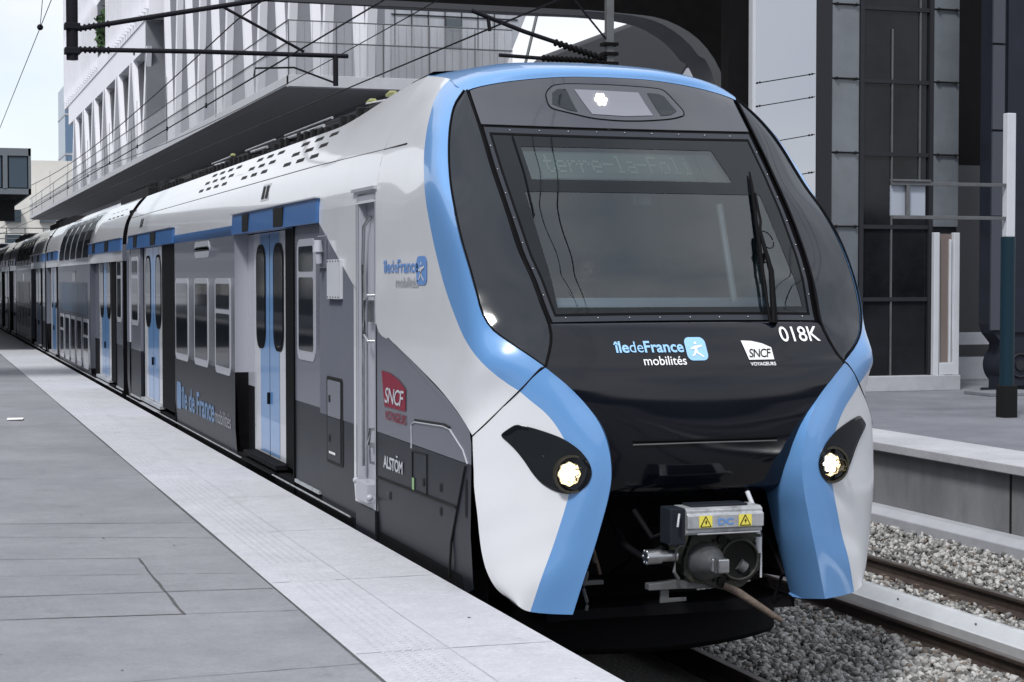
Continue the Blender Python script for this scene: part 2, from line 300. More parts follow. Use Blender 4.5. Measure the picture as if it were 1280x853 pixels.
o = obj('slab_joint', b, 'joint', fix=False); setting(o)
b = B()
for y in [9.18, 11.52, 13.9, 16.2, 18.6, 21, 23.4, 25.8, 28.2, 30.6, 33, 36]: strip(b, (STRIP+.02, y+.02), (XE-.02, y), .012, jag=.002)
strip(b, (2.70, 6), (2.70, 30), .006, jag=.001, n=40)
for k in range(3): strip(b, (XE2+.05, 13+4*k), (XE2+.98, 13+4*k), .012, z=ZP+.008)
o = obj('slab_joint', b, 'joint2', fix=False); setting(o)
b = B()
for k in range(26):
    x, y = random.uniform(-.5, 3.2), random.uniform(9, 22); r = random.uniform(.005, .012)
    b.add([(x+r*random.uniform(.6,1.2)*math.cos(a), y+r*1.4*random.uniform(.6,1.2)*math.sin(a), ZP+.0045) for a in [k2*1.047 for k2 in range(6)]], [(0,1,2,3,4,5)])
o = obj('platform_speck', b, 'joint', fix=False); o['kind'] = 'stuff'
b = B(); b.add([(1.25,26.5,ZP+.006),(1.47,26.4,ZP+.012),(1.43,25.98,ZP+.02),(1.22,26.1,ZP+.01)], [(0,1,2,3)])
tag(obj('paper_scrap', b, 'paper', solid=.002), 'small white paper scrap lying on the grey platform', 'litter')
b = B()
for iy in range(520):
    for ix in range(6):
        x, y = 2.33+.055*ix, 8.4+.055*iy; h = .006
        if (iy//9) % 12 == 7: continue
        b.add([(x+.012*math.cos(a), y+.012*math.sin(a), ZP+.001) for a in [k*math.pi/3 for k in range(6)]]+[(x+.006*math.cos(a), y+.006*math.sin(a), ZP+h) for a in [k*math.pi/3 for k in range(6)]], [(k, (k+1) % 6, 6+(k+1) % 6, 6+k) for k in range(6)]+[(6,7,8,9,10,11)])
o = obj('tactile_studs', b, 'edge', fix=False); o['kind'] = 'stuff'
# right platform wall with panel joints and base kerb
b = B(); b.box(XE2+.12, XE2+.9, -60, 120, -.5, ZP-.11)
w = obj('platform_wall', b, 'conc'); tag(w, 'stained grey concrete wall under the far platform edge', 'wall')
b = B()
for y in np.arange(4.2, 60, 3.1): b.box(XE2+.112, XE2+.13, y, y+.03, -.12, ZP-.115)
obj('joint', b, 'black', w)
b = B(); b.prism([(XE2-.16,-.3),(XE2+.117,-.3),(XE2+.117,.05),(XE2-.06,.05),(XE2-.16,-.02)], lambda u,v,t:(u,t,v), -60, 120)
tag(obj('kerb_beam', b, 'plinth', bevel=.01), 'pale concrete kerb running along the foot of the far platform wall', 'kerb')
# rails
def rail(x, label, y0=-20, y1=150):
    t = thing('rail', label, 'rail', (x, 0, 0), 'rails of the two tracks')
    prof = [(-.07,-.155),(.07,-.155),(.07,-.145),(.012,-.115),(.010,-.04),(.034,-.03),(.034,-.006),(-.034,-.006),(-.034,-.03),(-.010,-.04),(-.012,-.115),(-.07,-.145)]
    b = B(); b.prism(prof, lambda u,v,tt:(x+u,tt,v), y0, y1); obj('rail_profile', b, 'rail', t, bevel=.003)
    b = B(); b.box(x-.030, x+.030, y0, y1, -.006, 0); obj('running_surface', b, 'railtop', t)
rail(5.57, 'rusty rail under the train, the one on the ballast side'); rail(4.02, 'rail under the train beside the near platform')
rail(7.65, 'rusty rail of the empty track, nearest the train'); rail(9.13, 'rusty rail of the empty track, nearest the far platform wall')
t0 = thing('sleeper', 'concrete sleeper half buried in ballast under the empty track', 'sleeper', (8.39, 5, 0), 'sleepers of the empty track')
b = B(); b.prism([(-1.25,-.36),(1.25,-.36),(1.25,-.17),(.5,-.17),(.35,-.21),(-.35,-.21),(-.5,-.17),(-1.25,-.17)], lambda u,v,t:(8.39+u,5+t,v), -.13, .13); obj('sleeper_block', b, 'sleeper', t0, bevel=.015)
b = B()
for s in (-.74-.12, -.74+.12, .74-.12, .74+.12): b.prism([(-.05,-.172),(.05,-.172),(.05,-.15),(.02,-.145),(.02,-.11),(-.02,-.11),(-.02,-.145),(-.05,-.15)], lambda u, v, t, s=s: (8.39+s+u, t, v), 4.96, 5.04)
each('rail_fastening', b, 'rust', t0)
for k in range(1, 45): dup(t0, (8.39, 5+.62*k, 0))
b = B(); b.prism([(7.95,-.14),(7.965,-.03),(7.98,-.02),(8.07,.06),(8.09,.068),(8.13,.068),(8.13,.058),(8.10,.05),(8.01,-.03),(7.99,-.14)], lambda u,v,t:(u,t,v), -10, 90)
gr = obj('guide_rail', b, mat('bright_aluminium', (.66, .68, .70), rough=.35, metal=.5, var=.08, vscale=4), bevel=.004); tag(gr, 'silver aluminium guide beam lying between the rails of the empty track', 'guide rail')
b = B()
for k in range(45): b.tube([(8.035, 4+1.2*k, .02), (8.025, 4+1.2*k, .036)], .009, 8)
each('bolt_head', b, 'galv', gr)
# ballast: loose stones, one mass
ico = bmesh.new(); bmesh.ops.create_icosphere(ico, subdivisions=1, radius=1); IV = np.array([v.co[:] for v in ico.verts]); IF = np.array([[v.index for v in f.verts] for f in ico.faces]); ico.free()
def stones(areas, name):
    Vs, Fs, off, mi = [], [], 0, []
    for (x0, x1, y0, y1, n, smin, smax, zb) in areas:
        for k in range(n):
            x = rng.uniform(x0, x1); u = rng.random(); y = y0+(y1-y0)*u**1.3; s = smin*.7+(smax*1.15-smin*.7)*rng.random()**1.5
            if abs(x-7.65) < .075 or abs(x-9.13) < .075 or abs(x-5.57) < .075: continue
            sc = np.array([1, rng.uniform(.6, .95), rng.uniform(.5, .8)])*s
            A = np.linalg.qr(rng.normal(size=(3, 3)))[0]
            nv = len(IV); v = IV*(1+rng.uniform(-.33, .30, (nv, 1)))*sc*1.12
            lift = 0
            if x0 > 7 and abs(x-8.39) < 1.3: lift = -.02
            v = v@A.T+np.array([x, y, zb+lift+rng.uniform(-.012, .035)])
            dr = min(abs(x-r_) for r_ in (5.57, 7.65, 9.13)); Vs.append(v); Fs.append(IF+off); off += nv; mi.append(4 if rng.random() < .55*math.exp(-dr/.13)+.03 else rng.integers(0, 4))
    V = np.concatenate(Vs); F = np.concatenate(Fs); me = bpy.data.meshes.new(name)
    me.vertices.add(len(V)); me.vertices.foreach_set('co', V.ravel()); me.loops.add(F.size); me.loops.foreach_set('vertex_index', F.ravel().astype(np.int32))
    me.polygons.add(len(F)); me.polygons.foreach_set('loop_start', np.arange(0, F.size, 3, dtype=np.int32)); me.polygons.foreach_set('material_index', np.repeat(mi, len(IF)).astype(np.int32)); me.update(); me.validate()
    for i, c in enumerate(((.30,.296,.288), (.20,.198,.194), (.40,.395,.385), (.10,.098,.096), (.14,.115,.095))): me.materials.append(mat('stone_%s' % ('pale','grey','light','dark','rusty')[i], c, rough=.9, var=.25, vscale=25, bump=.3, bscale=80))
    o = bpy.data.objects.new(name, me); scn.collection.objects.link(o); o['kind'] = 'stuff'
stones([(5.62, 7.72, 10.8, 20, 20000, .018, .036, -.15), (7.5, 11.0, 11, 22, 23000, .017, .035, -.155), (5.5, 11.0, 22, 50, 7000, .03, .055, -.15)], 'ballast_stones')

# ================================================================ TRAIN
# cab nose is built from feature curves, each a list of (half width, Y, Z) for one side
CB = [(1.050,10.592,2.232),(1.023,10.631,2.279),(.973,10.70,2.41),(.962,10.765,2.50),(.975,10.82,2.575),(1.008,10.968,2.786),(1.034,11.115,2.944),(1.050,11.391,3.258),(1.056,11.658,3.53),(1.05,11.985,3.864),(1.05,12.262,4.125)]
CC = [(1.056,10.603,2.240),(1.14,10.647,2.305),(1.256,10.751,2.398),(1.323,10.845,2.467),(1.362,10.915,2.557),(1.379,10.988,2.687),(1.391,11.107,2.857),(1.398,11.256,3.031),(1.381,11.483,3.263),(1.345,11.710,3.462),(1.319,11.826,3.592),(1.286,11.937,3.732),(1.24,12.052,3.869),(1.154,12.20,4.032),(1.075,12.267,4.122)]
CD = [(1.198,10.662,2.084),(1.28,10.717,2.143),(1.37,10.782,2.227),(1.40,10.889,2.286),(1.42,11.102,2.399),(1.43,11.321,2.565),(1.43,11.545,2.748),(1.43,11.679,2.888),(1.43,11.856,3.108),(1.43,12.017,3.39),(1.41,12.114,3.554),(1.385,12.197,3.662),(1.34,12.294,3.819),(1.28,12.41,3.955),(1.21,12.521,4.087),(1.12,12.62,4.19),(1.05,12.677,4.245)]
CE = [(1.430,10.90,1.79),(1.43,11.12,1.88),(1.43,11.49,2.0),(1.43,12.2,2.17),(1.43,12.85,2.31),(1.43,13.4,2.44),(1.43,13.4,2.9),(1.43,13.4,3.38),(1.415,13.4,3.55),(1.375,13.4,3.74),(1.30,13.4,3.92),(1.20,13.4,4.10),(1.10,13.4,4.26),(1.02,13.4,4.345)]
NV = 40
rB, rC, rD, rE = (spline(c, NV) for c in (CB, CC, CD, CE))
sgn = (-1, 1)
def W(p, s, dy=0.): return (XC+s*p[0], p[1]+dy, p[2])
# centre and edge profile of the front face
ZE = [1.15,1.40,1.50,1.64,1.76,1.88,2.0,2.12,2.235,2.28,2.41,2.50,2.575,2.786,2.944,3.258,3.53,3.864,4.125,4.3]
WE = [.62,.60,.597,.62,.649,.705,.80,.919,1.05,1.023,.973,.962,.975,1.008,1.034,1.05,1.056,1.05,1.05,1.04]
YE = [10.72,10.66,10.60,10.545,10.517,10.506,10.515,10.54,10.592,10.631,10.70,10.765,10.83,10.968,11.115,11.391,11.658,11.985,12.262,12.46]
from bisect import bisect
def lin(xs, ys, x): return float(np.interp(x, xs, ys))
yc_up = curve1([2.50,2.8,3.2,3.53,3.85,4.0,4.245,4.33],[10.715,10.93,11.30,11.60,11.915,12.04,12.20,12.29])
yc_lo = curve1([1.15,1.40,1.52,1.62,1.76,1.95,2.14,2.20,2.28,2.46,2.50],[10.66,10.60,10.52,10.475,10.455,10.455,10.48,10.50,10.54,10.665,10.70])
we = lambda z: lin(ZE, WE, z); ye = lambda z: lin(ZE, YE, z)
def face_up(dx, z): return yc_up(z)+(ye(z)+.02-yc_up(z))*min(abs(dx)/we(z), 1.3)**2.2
def face_lo(dx, z): return yc_lo(z)+(ye(z)-yc_lo(z))*min(abs(dx)/max(we(z), .6), 1.2)**2.2
def face_pt(dx, z, off=0., up=True):
    f = face_up if up else face_lo
    y = f(dx, z); e = .004; n = Vector((-(f(dx+e, z)-f(dx-e, z))/(2*e), 1, -(f(dx, z+e)-f(dx, z-e))/(2*e))).normalized()
    return (XC+dx-n.x*off*1., y-n.y*off, z-n.z*off)
cab_car = thing('train_cab_car', 'white grey and blue cab car leading the train, headlights lit, with black snub nose', 'train car', (XC, 11, 0))
T = cab_car

def loft(A, Bc, n, bulge=None):
    rows = []
    for i in range(len(A)): rows.append([tuple(np.array(A[i])+(np.array(Bc[i])-np.array(A[i]))*j/n) for j in range(n+1)])
    return rows
def cr(p0, p1, p2, p3, n):
    p0, p1, p2, p3 = map(np.array, (p0, p1, p2, p3)); o = []
    for j in range(n+1):
        t = j/n; o.append(tuple(.5*(2*p1+(p2-p0)*t+(2*p0-5*p1+4*p2-p3)*t*t+(3*p1-p0-3*p2+p3)*t**3)))
    return o
bl_rows, wh_rows = [], []
for i in range(NV):
    c, d, e = rC[i], rD[i], rE[i]
    pc = (c[0]-.10, c[1]-.015, c[2]-.01); pe = (e[0]+.004, e[1]+.35*(e[1]-d[1])+.1, e[2]+.1*(e[2]-d[2]))
    # edge of the blue band is rolled inwards next to the fairing
    seg = cr(pc, c, d, e, 9); lip = (c[0]-.012, c[1]+.035, c[2]-.004)
    bl_rows.append([lip]+seg)
    wh_rows.append([(min(q[0], 1.431), q[1], q[2]) for q in cr(c, d, e, pe, 10)])
for s in sgn:
    b = B(); b.grid([[W(p, s) for p in r] for r in bl_rows]); obj('blue_band', b, 'blue', T, smooth=50)
    b = B(); b.grid([[W(p, s) for p in r] for r in wh_rows]); obj('nose_side', b, 'white', T, smooth=45)
    # smoked side fairing
    b = B(); rows = []
    for i in range(NV):
        p, q = np.array(rB[i]), np.array(rC[i]); k = np.linalg.norm(q-p); u = (q-p)/max(k, 1e-6); q2 = q-u*min(.018, k*.45)+np.array((0, .012, 0))
        m = (p+q2)/2+np.array((0, -.035*min(1, k/.3), 0)); lipb = p+np.array((0, .045, -.01))
        row = [p]+[tuple((1-t)**2*p+2*t*(1-t)*m+t*t*q2) for t in np.linspace(.12, 1, 8)]
        rows.append([W(r, s) for r in row])
    b.grid(rows); obj('side_fairing', b, 'fair', T, smooth=40)
    b = B(); b.grid([[W((p[0]-.03, p[1]+.05, p[2]), s) for p in (rB[i], rC[i])] for i in range(NV)]); obj('fairing_seal', b, 'rubber', T, smooth=60)
for s in sgn:
    b = B(); b.tube([(q[0], q[1]-.001, q[2]) for q in (W(p, s) for p in rB)], [.010]*10+[.008]*(NV-10), 6); obj('fairing_seam', b, 'rubber', T, smooth=60)
    b = B(); b.tube([(q[0], q[1]+.006, q[2]) for q in (W((p[0]-.006, p[1], p[2]), s) for p in rC)], .008, 6); obj('fairing_seam', b, 'rubber', T, smooth=60)
# top visor (blue arc)
lowarc = [(w, face_up(w, z), z) for w, z in ((0,4.245),(.3,4.24),(.6,4.215),(.85,4.178),(1.0,4.142),(1.06,4.118))]
hiarc = [(0,12.29,4.325),(.3,12.295,4.32),(.6,12.32,4.30),(.85,12.37,4.262),(1.0,12.42,4.225),(1.09,12.42,4.175)]
backarc = [(0,12.85,4.42),(.3,12.85,4.415),(.6,12.85,4.395),(.85,12.8,4.335),(1.0,12.72,4.27),(1.06,12.68,4.24)]
bb2 = [(0,13.6,4.44),(.3,13.6,4.44),(.6,13.6,4.43),(.85,13.6,4.40),(.98,13.5,4.37),(1.02,13.42,4.345)]
def mirror_curve(c, n=17):
    s = spline(c, n); return [(XC-p[0], p[1], p[2]) for p in s[::-1]]+[(XC+p[0], p[1], p[2]) for p in s[1:]]
arcs = [mirror_curve(c) for c in (lowarc, hiarc, backarc, bb2)]
rows = [[(p[0], p[1]+.05, p[2]-.005) for p in arcs[0]]]+[arcs[0]]
for k in range(3):
    a0 = arcs[max(k-1, 0)]; a1 = arcs[k]; a2 = arcs[k+1]; a3 = arcs[min(k+2, 3)]
    for j in range(1, 7):
        rows.append([cr(a0[i], a1[i], a2[i], a3[i], 6)[j] for i in range(len(a1))])
b = B(); b.grid(rows); obj('roof_visor', b, 'blue', T, smooth=50)
b = B(); b.grid([[(p[0], p[1]+(13.4-12.4)*k/4*1.0+.0, p[2]-.03-.1*(k == 0)) for p in arcs[3]] for k in (0, 8)]); obj('roof_shell', b, 'white', T, smooth=60)
# charcoal upper panel
def zgrid(z0f, z1f, wf, nz, nx, up=True, off=0.):
    rows = []
    for i in range(nz+1):
        row = []
        for j in range(-nx, nx+1):
            u = j/nx; zz = z0f(u)+(z1f(u)-z0f(u))*i/nz; row.append(face_pt(u*wf(zz), zz, off, up))
        rows.append(row)
    return rows
zarc = curve1([-1.06,-1.0,-.85,-.6,-.3,0,.3,.6,.85,1.0,1.06],[4.118,4.142,4.178,4.215,4.24,4.245,4.24,4.215,4.178,4.142,4.118])
b = B(); b.grid(zgrid(lambda u: 3.852+.012*u*u, lambda u: zarc(u*1.04)-.004, lambda z: we(z)-.024, 14, 24)); obj('upper_panel', b, 'top', T, smooth=60)
# window surround: dark frame, black border, clear glass
zb = lambda u: 2.512-.008*u*u; zt = lambda u: 3.835+.012*u*u
b = B(); b.grid(zgrid(lambda u: 2.47, lambda u: 4.2, lambda z: we(z)-.004, 30, 16, off=-.045)); 
bm_rows = b
# opening behind the glass: keep only the rim strips
def ringstrip(name, material, zo0, zo1, wo, zi0, zi1, wi, off, parent=T, n=26):
    """band between an outer and an inner outline on the face surface"""
    def outline(z0, z1, wf):
        pts = [(-1+2*k/n, 0) for k in range(n)]+[(1, k/n) for k in range(n)]+[(1-2*k/n, 1) for k in range(n)]+[(-1, 1-k/n) for k in range(n)]
        o = []
        for u, v in pts:
            z = z0(u)+(z1(u)-z0(u))*v; o.append((u*wf(z), z))
        return o
    A, C = outline(zo0, zo1, wo), outline(zi0, zi1, wi); rows = []
    for k in range(5):
        t = k/4; r = [face_pt(a[0]+(c[0]-a[0])*t, a[1]+(c[1]-a[1])*t, off) for a, c in zip(A, C)]; rows.append(r+[r[0]])
    b = B(); b.grid(rows); return obj(name, b, material, parent, smooth=60)
ringstrip('window_seal', 'rubber', lambda u: zb(u)-.004, lambda u: zt(u)+.016, lambda z: we(z)-.0, lambda u: zb(u)+.10, lambda u: zt(u)-.09, lambda z: we(z)-.10, -.016)
fr = ringstrip('window_frame', 'frame', lambda u: zb(u)+.006, lambda u: zt(u)-.004, lambda z: we(z)-.034, lambda u: zb(u)+.042, lambda u: zt(u)-.046, lambda z: we(z)-.062, .0)
ringstrip('window_seal', 'rubber', lambda u: zb(u)+.042, lambda u: zt(u)-.046, lambda z: we(z)-.062, lambda u: zb(u)+.056, lambda u: zt(u)-.062, lambda z: we(z)-.078, .003)
ringstrip('window_seal', 'rubber', lambda u: 2.505, lambda u: 4.10, lambda z: we(z)+.01, lambda u: 2.60, lambda u: 4.0, lambda z: we(z)-.10, -.03)
ringstrip('window_seal', 'rubber', lambda u: zt(u)-.002, lambda u: zt(u)+.016, lambda z: we(z)-.03, lambda u: zt(u)+.004, lambda u: zt(u)+.010, lambda z: we(z)-.05, .002)
sc = B()
for k in range(9):
    for z in (2.535, 3.818):
        sc.sphere(face_pt(-.84+.21*k, z, .003), .0055, 6)
for k in range(7):
    for s in sgn: z = 2.68+.17*k; sc.sphere(face_pt(s*(we(z)-.042), z, .003), .0055, 6)
each('frame_screw', sc, 'steel', fr, smooth=60)
# glass with its black printed border (border cut around two clear fields)
clear_lo = (lambda u: 2.602, lambda u: 3.372)
wg = lambda z: we(z)-.075
b = B(); b.grid(zgrid(lambda u: zb(u)+.05, lambda u: zt(u)-.056, wg, 40, 30, off=-.002)); ws = obj('windshield', b, 'ws', T, smooth=60)
def patch(b, x0f, x1f, z0f, z1f, off, nx=24, nz=6):
    rows = []
    for i in range(nz+1):
        v = i/nz; row = []
        for j in range(nx+1):
            u = j/nx; z = z0f(u)+(z1f(u)-z0f(u))*v; x = x0f(z)+(x1f(z)-x0f(z))*u; row.append(face_pt(x, z, off))
        rows.append(row)
    b.grid(rows)
b = B(); o_ = .0005
wl = lambda z: -.875; wr = lambda z: .872
patch(b, lambda z: -wg(z), wg, lambda u: zb(u*2-1)+.05, lambda u: 2.602, o_)
patch(b, lambda z: -wg(z), wl, lambda u: 2.602, lambda u: 3.70, o_, 4, 20); patch(b, wr, wg, lambda u: 2.602, lambda u: 3.70, o_, 4, 20)
patch(b, wl, wr, lambda u: 3.375, lambda u: 3.462, o_); patch(b, lambda z: -wg(z), wg, lambda u: 3.70, lambda u: zt(u*2-1)-.056, o_)
SX0 = lambda z: -.80; SX1 = lambda z: .63+(.06)*(3.70-z)/.24
patch(b, wl, SX0, lambda u: 3.462, lambda u: 3.70, o_, 2); patch(b, SX1, wr, lambda u: 3.462, lambda u: 3.70, o_, 6)
obj('border_print', b, 'frit', ws, smooth=60)
# black bonnet
b = B(); rows = []
for i in range(45):
    t = i/44; row = []
    for j in range(-20, 21):
        u = j/20; z1 = 2.500-.006*u*u; z = z1+(1.48-z1)*t; w_ = we(z)+.02*(z < 2.2); row.append(face_pt(u*w_, z, 0, False) if i else face_pt(u*we(z), z, -.004, False))
    rows.append(row)
rows = [[(q[0], q[1]+.07, q[2]+.010) for q in rows[0]], [(q[0], q[1]+.018, q[2]+.010) for q in rows[0]]]+rows
for k in range(1, 9):   # under-curl
    t = k/8; rows.append([(p[0], p[1]+.55*t*t+.02*t, p[2]-.20*t) for p in rows[46]])
b.grid(rows); bonnet = obj('bonnet', b, 'hood', T, smooth=50)
b = B()
for dz, y in ((0, .012),): 
    pts = [face_pt(x, 1.742+.004*math.cos(x*3), .008, False) for x in np.linspace(-.5, .5, 21)]; b.tube(pts, .0055, 6)
obj('bonnet_lip', b, 'galv', bonnet, smooth=60)  # paler metal stands in for the highlight along the slot
b = B(); b.tube([face_pt(x, 1.763, -.004, False) for x in np.linspace(-.5, .5, 21)], .012, 8); obj('bonnet_slot', b, 'rubber', bonnet)
# skirts: rows top to bottom  K inner edge, K crease, D colour line, E rear edge
SK2 = [(1.049,10.60,2.228),(.919,10.545,2.118),(.802,10.53,2.0),(.705,10.52,1.882),(.649,10.53,1.764),(.620,10.55,1.641),(.597,10.60,1.517),(.60,10.65,1.389),(.64,10.67,1.24),(.68,10.682,1.087),(.749,10.70,.872),(.818,10.717,.655)]
SK = [(1.049,10.588,2.232),(.925,10.536,2.122),(.815,10.505,2.005),(.735,10.475,1.887),(.690,10.455,1.772),(.668,10.445,1.651),(.664,10.445,1.537),(.682,10.452,1.415),(.72,10.465,1.26),(.758,10.479,1.119),(.822,10.507,.906),(.885,10.537,.68)]
SD = [(1.198,10.662,2.084),(1.137,10.623,2.025),(1.05,10.575,1.945),(.965,10.533,1.82),(.915,10.512,1.70),(.90,10.505,1.60),(.910,10.508,1.50),(.945,10.522,1.345),(.975,10.535,1.24),(1.01,10.552,1.12),(1.08,10.572,.92),(1.142,10.612,.70)]
SE = [(1.430,10.90,1.79),(1.432,10.89,1.72),(1.432,10.88,1.64),(1.43,10.875,1.56),(1.43,10.87,1.48),(1.425,10.86,1.40),(1.415,10.85,1.30),(1.402,10.85,1.17),(1.388,10.84,1.05),(1.362,10.82,.935),(1.318,10.77,.835),(1.235,10.68,.755)]
NS = 44
q2, qk, qd, qe = (spline(c, NS) for c in (SK2, SK, SD, SE))
def skirt_rows():
    bl, wt = [], []
    for i in range(NS):
        k, d, e = qk[i], qd[i], qe[i]; ph = (k[0]-.12, k[1]-.02, k[2]+.01); pe = (e[0]+.02, e[1]+.35, e[2])
        bl.append(cr(ph, k, d, e, 8)); wt.append([(min(q[0], 1.432), q[1], q[2]) for q in cr(k, d, e, pe, 12)])
    return bl, wt
sb, sw = skirt_rows()
for s in sgn:
    b = B(); rows = []
    for i in range(NS):
        inner = [(q2[i][0]+.03, q2[i][1]+.25, q2[i][2]), q2[i]]
        rows.append([W(p, s) for p in inner+sb[i]])
    b.grid(rows); bot = [rows[-1], [(p[0], p[1]+.02+.13*(0 < j), p[2]-.012) for j, p in enumerate(rows[-1])]]; b.grid(bot)
    obj('blue_skirt', b, 'blue', T, smooth=38)
    b = B(); rows = [[W(p, s) for p in r]+[W((sw[i][-1][0]-.03, sw[i][-1][1]+.04, sw[i][-1][2]), s)] for i, r in enumerate(sw)]
    b.grid(rows); b.grid([rows[-1], [(p[0]-s*.01, p[1]+.10, p[2]-.01) for p in rows[-1]]]); sk = obj('white_skirt', b, 'white', T, smooth=50)
# seam between upper band and skirt
for s in sgn:
    b = B(); pts = [W(p, s) for p in ([CB[0]]+[bl_rows[0][j] for j in range(2, 11)]+wh_rows[0][1:])]; b.tube([(p[0]-s*0, p[1]-.0005, p[2]) for p in pts], .0055, 6); obj('panel_seam', b, 'black', T)
# headlight pods on the skirts
POD = [(1.292,1.809),(1.276,1.827),(1.226,1.868),(1.201,1.873),(1.124,1.855),(1.042,1.827),(.958,1.793),(.862,1.724),(.802,1.642),(.787,1.572),(.813,1.502),(.873,1.454),(.936,1.442),(1.005,1.460),(1.072,1.503),(1.122,1.566),(1.163,1.638),(1.205,1.700),(1.248,1.750),(1.290,1.791)]
SKP = np.array([p for r in sb+sw for p in r]); SKQ = SKP[(SKP[:,0]>.72)&(SKP[:,0]<1.36)&(SKP[:,2]>1.35)&(SKP[:,2]<1.95)]
def sk_basis(w, z): return np.stack([(w-1.)**a*(z-1.65)**c for a in range(5) for c in range(5-a)], -1)
SKC = np.linalg.lstsq(sk_basis(SKQ[:,0], SKQ[:,2]), SKQ[:,1], rcond=None)[0]
def skirt_surface(w, z):
    """smooth fit of the skirt's outer surface: Y at half width w and height z"""
    return float(sk_basis(np.array(w), np.array(z))@SKC)
def chaikin(P, n=2, a=.22):
    for _ in range(n): P = [q for i in range(len(P)) for q in (tuple((1-a)*u+a*v for u, v in zip(P[i], P[(i+1) % len(P)])), tuple(a*u+(1-a)*v for u, v in zip(P[i], P[(i+1) % len(P)])))]
    return P
podc = chaikin(POD)
for s in sgn:
    cx = sum(p[0] for p in podc)/len(podc); cz = sum(p[1] for p in podc)/len(podc)
    b = B(); rings = []
    for t, off in ((1.0, .012), (1.0, -.004), (.985, -.006), (.8, -.005), (.6, -.005), (.4, -.005), (.2, -.005), (.02, -.005)):
        r = []
        for w_, z_ in podc:
            ww, zz = cx+(w_-cx)*t, cz+(z_-cz)*t; r.append((XC+s*ww, skirt_surface(ww, zz)+off-.003, zz))
        rings.append(r+[r[0]])
    b.grid(rings); pod = obj('headlight', b, 'frit', T, smooth=40)
    lc = Vector((XC+s*.908, skirt_surface(.908, 1.570)-.014, 1.570)); dr = Vector((0, -1, 0))
    def ring(r0, r1, y0, y1, m, name, n=36):
        b = B(); rows = []
        for rr, yy in ((r0, y0), (r0, y1), (r1, y1), (r1, y0)): rows.append([(lc.x+rr*math.cos(2*math.pi*k/n), lc.y+yy, lc.z+rr*math.sin(2*math.pi*k/n)) for k in range(n+1)])
        b.grid(rows); return obj(name, b, m, pod, smooth=40)
    ring(.120, .106, .02, -.014, mat('lens_ring', (.07,.065,.05), rough=.3, metal=.5), 'lamp_ring'); 
    for (dx, rr) in ((-.026, .078), (.052, .046), (.030, .030)):
        b = B(); rows = []; n = 32
        for q, yy in ((1, -.016), (.93, -.018), (.8, -.006), (.6, .0), (.3, .004)): rows.append([(lc.x+dx+rr*q*(1+.06*(math.cos(8*2*math.pi*k/n)))*math.cos(2*math.pi*k/n), lc.y+yy-.004, lc.z+.01-.3*abs(dx)+rr*q*(1+.06*math.cos(8*2*math.pi*k/n))*math.sin(2*math.pi*k/n)) for k in range(n+1)])
        b.grid(rows); obj('reflector', b, 'chrome', pod, smooth=30)
    b = B(); pts = []
    for k in range(48):
        a = 2*math.pi*k/48; rr = .044*(1+.26*math.cos(6*a)); pts.append((rr*math.cos(a), rr*math.sin(a)))
    b.prism(pts, lambda u, v, t: (lc.x-.026+u, lc.y+t, lc.z+.010+v), -.034, -.010); obj('bulb', b, 'lit', pod)
# upper lamp window in the charcoal panel
def face_shape(b, pts, off, depth=.004, cell=.05):
    put(b, poly(pts), lambda u, v: face_pt(u, v, off), cell=cell)
LW = [(-.50,4.03),(-.50,4.10),(-.42,4.158),(0,4.160),(.38,4.150),(.43,4.13),(.55,3.995),(.42,3.963),(.2,3.945),(0,3.94),(-.2,3.95),(-.38,3.985),(-.48,4.005)]
LZ = lambda z: 4.047+(z-4.05)*1.22
LW = [(x, LZ(z)) for x, z in LW]
for _ in range(2): LW = [q for i in range(len(LW)) for q in (tuple(.8*a+.2*c for a, c in zip(LW[i], LW[(i+1) % len(LW)])), tuple(.2*a+.8*c for a, c in zip(LW[i], LW[(i+1) % len(LW)])))]
b = B(); face_shape(b, LW, .004); lamp = obj('lamp_window', b, mat('lamp_surround', (.065,.07,.083), rough=.2, coat=.4), T, smooth=60)
b = B(); b.tube([face_pt(u*1.015, 4.055+(v-4.055)*1.03, .003) for u, v in LW]+[face_pt(LW[0][0]*1.015, 4.055+(LW[0][1]-4.055)*1.03, .003)], .0035, 6); obj('lamp_window_edge', b, 'rubber', lamp)
b = B(); face_shape(b, [(x, LZ(z)) for x, z in [(-.475,4.03),(-.455,4.10),(-.41,4.125),(-.35,4.125),(-.305,3.985),(-.37,3.995)]], .008); obj('lamp_pane', b, 'dglass', lamp)
b = B(); face_shape(b, [(x, LZ(z)) for x, z in [(.475,4.01),(.405,4.10),(.36,4.115),(.27,4.118),(.335,3.975),(.42,3.985)]], .008); obj('lamp_pane', b, 'dglass', lamp)
b = B(); face_shape(b, [(x, LZ(z)) for x, z in [(-.29,4.125),(.20,4.118),(.27,3.975),(.05,3.965),(-.2,3.972)]], .008); obj('lamp_pane', b, mat('frosted_pane', (.20,.205,.24), rough=.2, coat=.3), lamp)
b = B(); pts = [(-.105+.040*(1+.16*math.cos(6*a))*math.cos(a), 4.065+.042*(1+.16*math.cos(6*a))*math.sin(a)) for a in [2*math.pi*k/48 for k in range(48)]]
b.prism(pts, lambda u, v, t: face_pt(u, v, t), .009, .014); obj('bulb', b, 'lit', lamp)

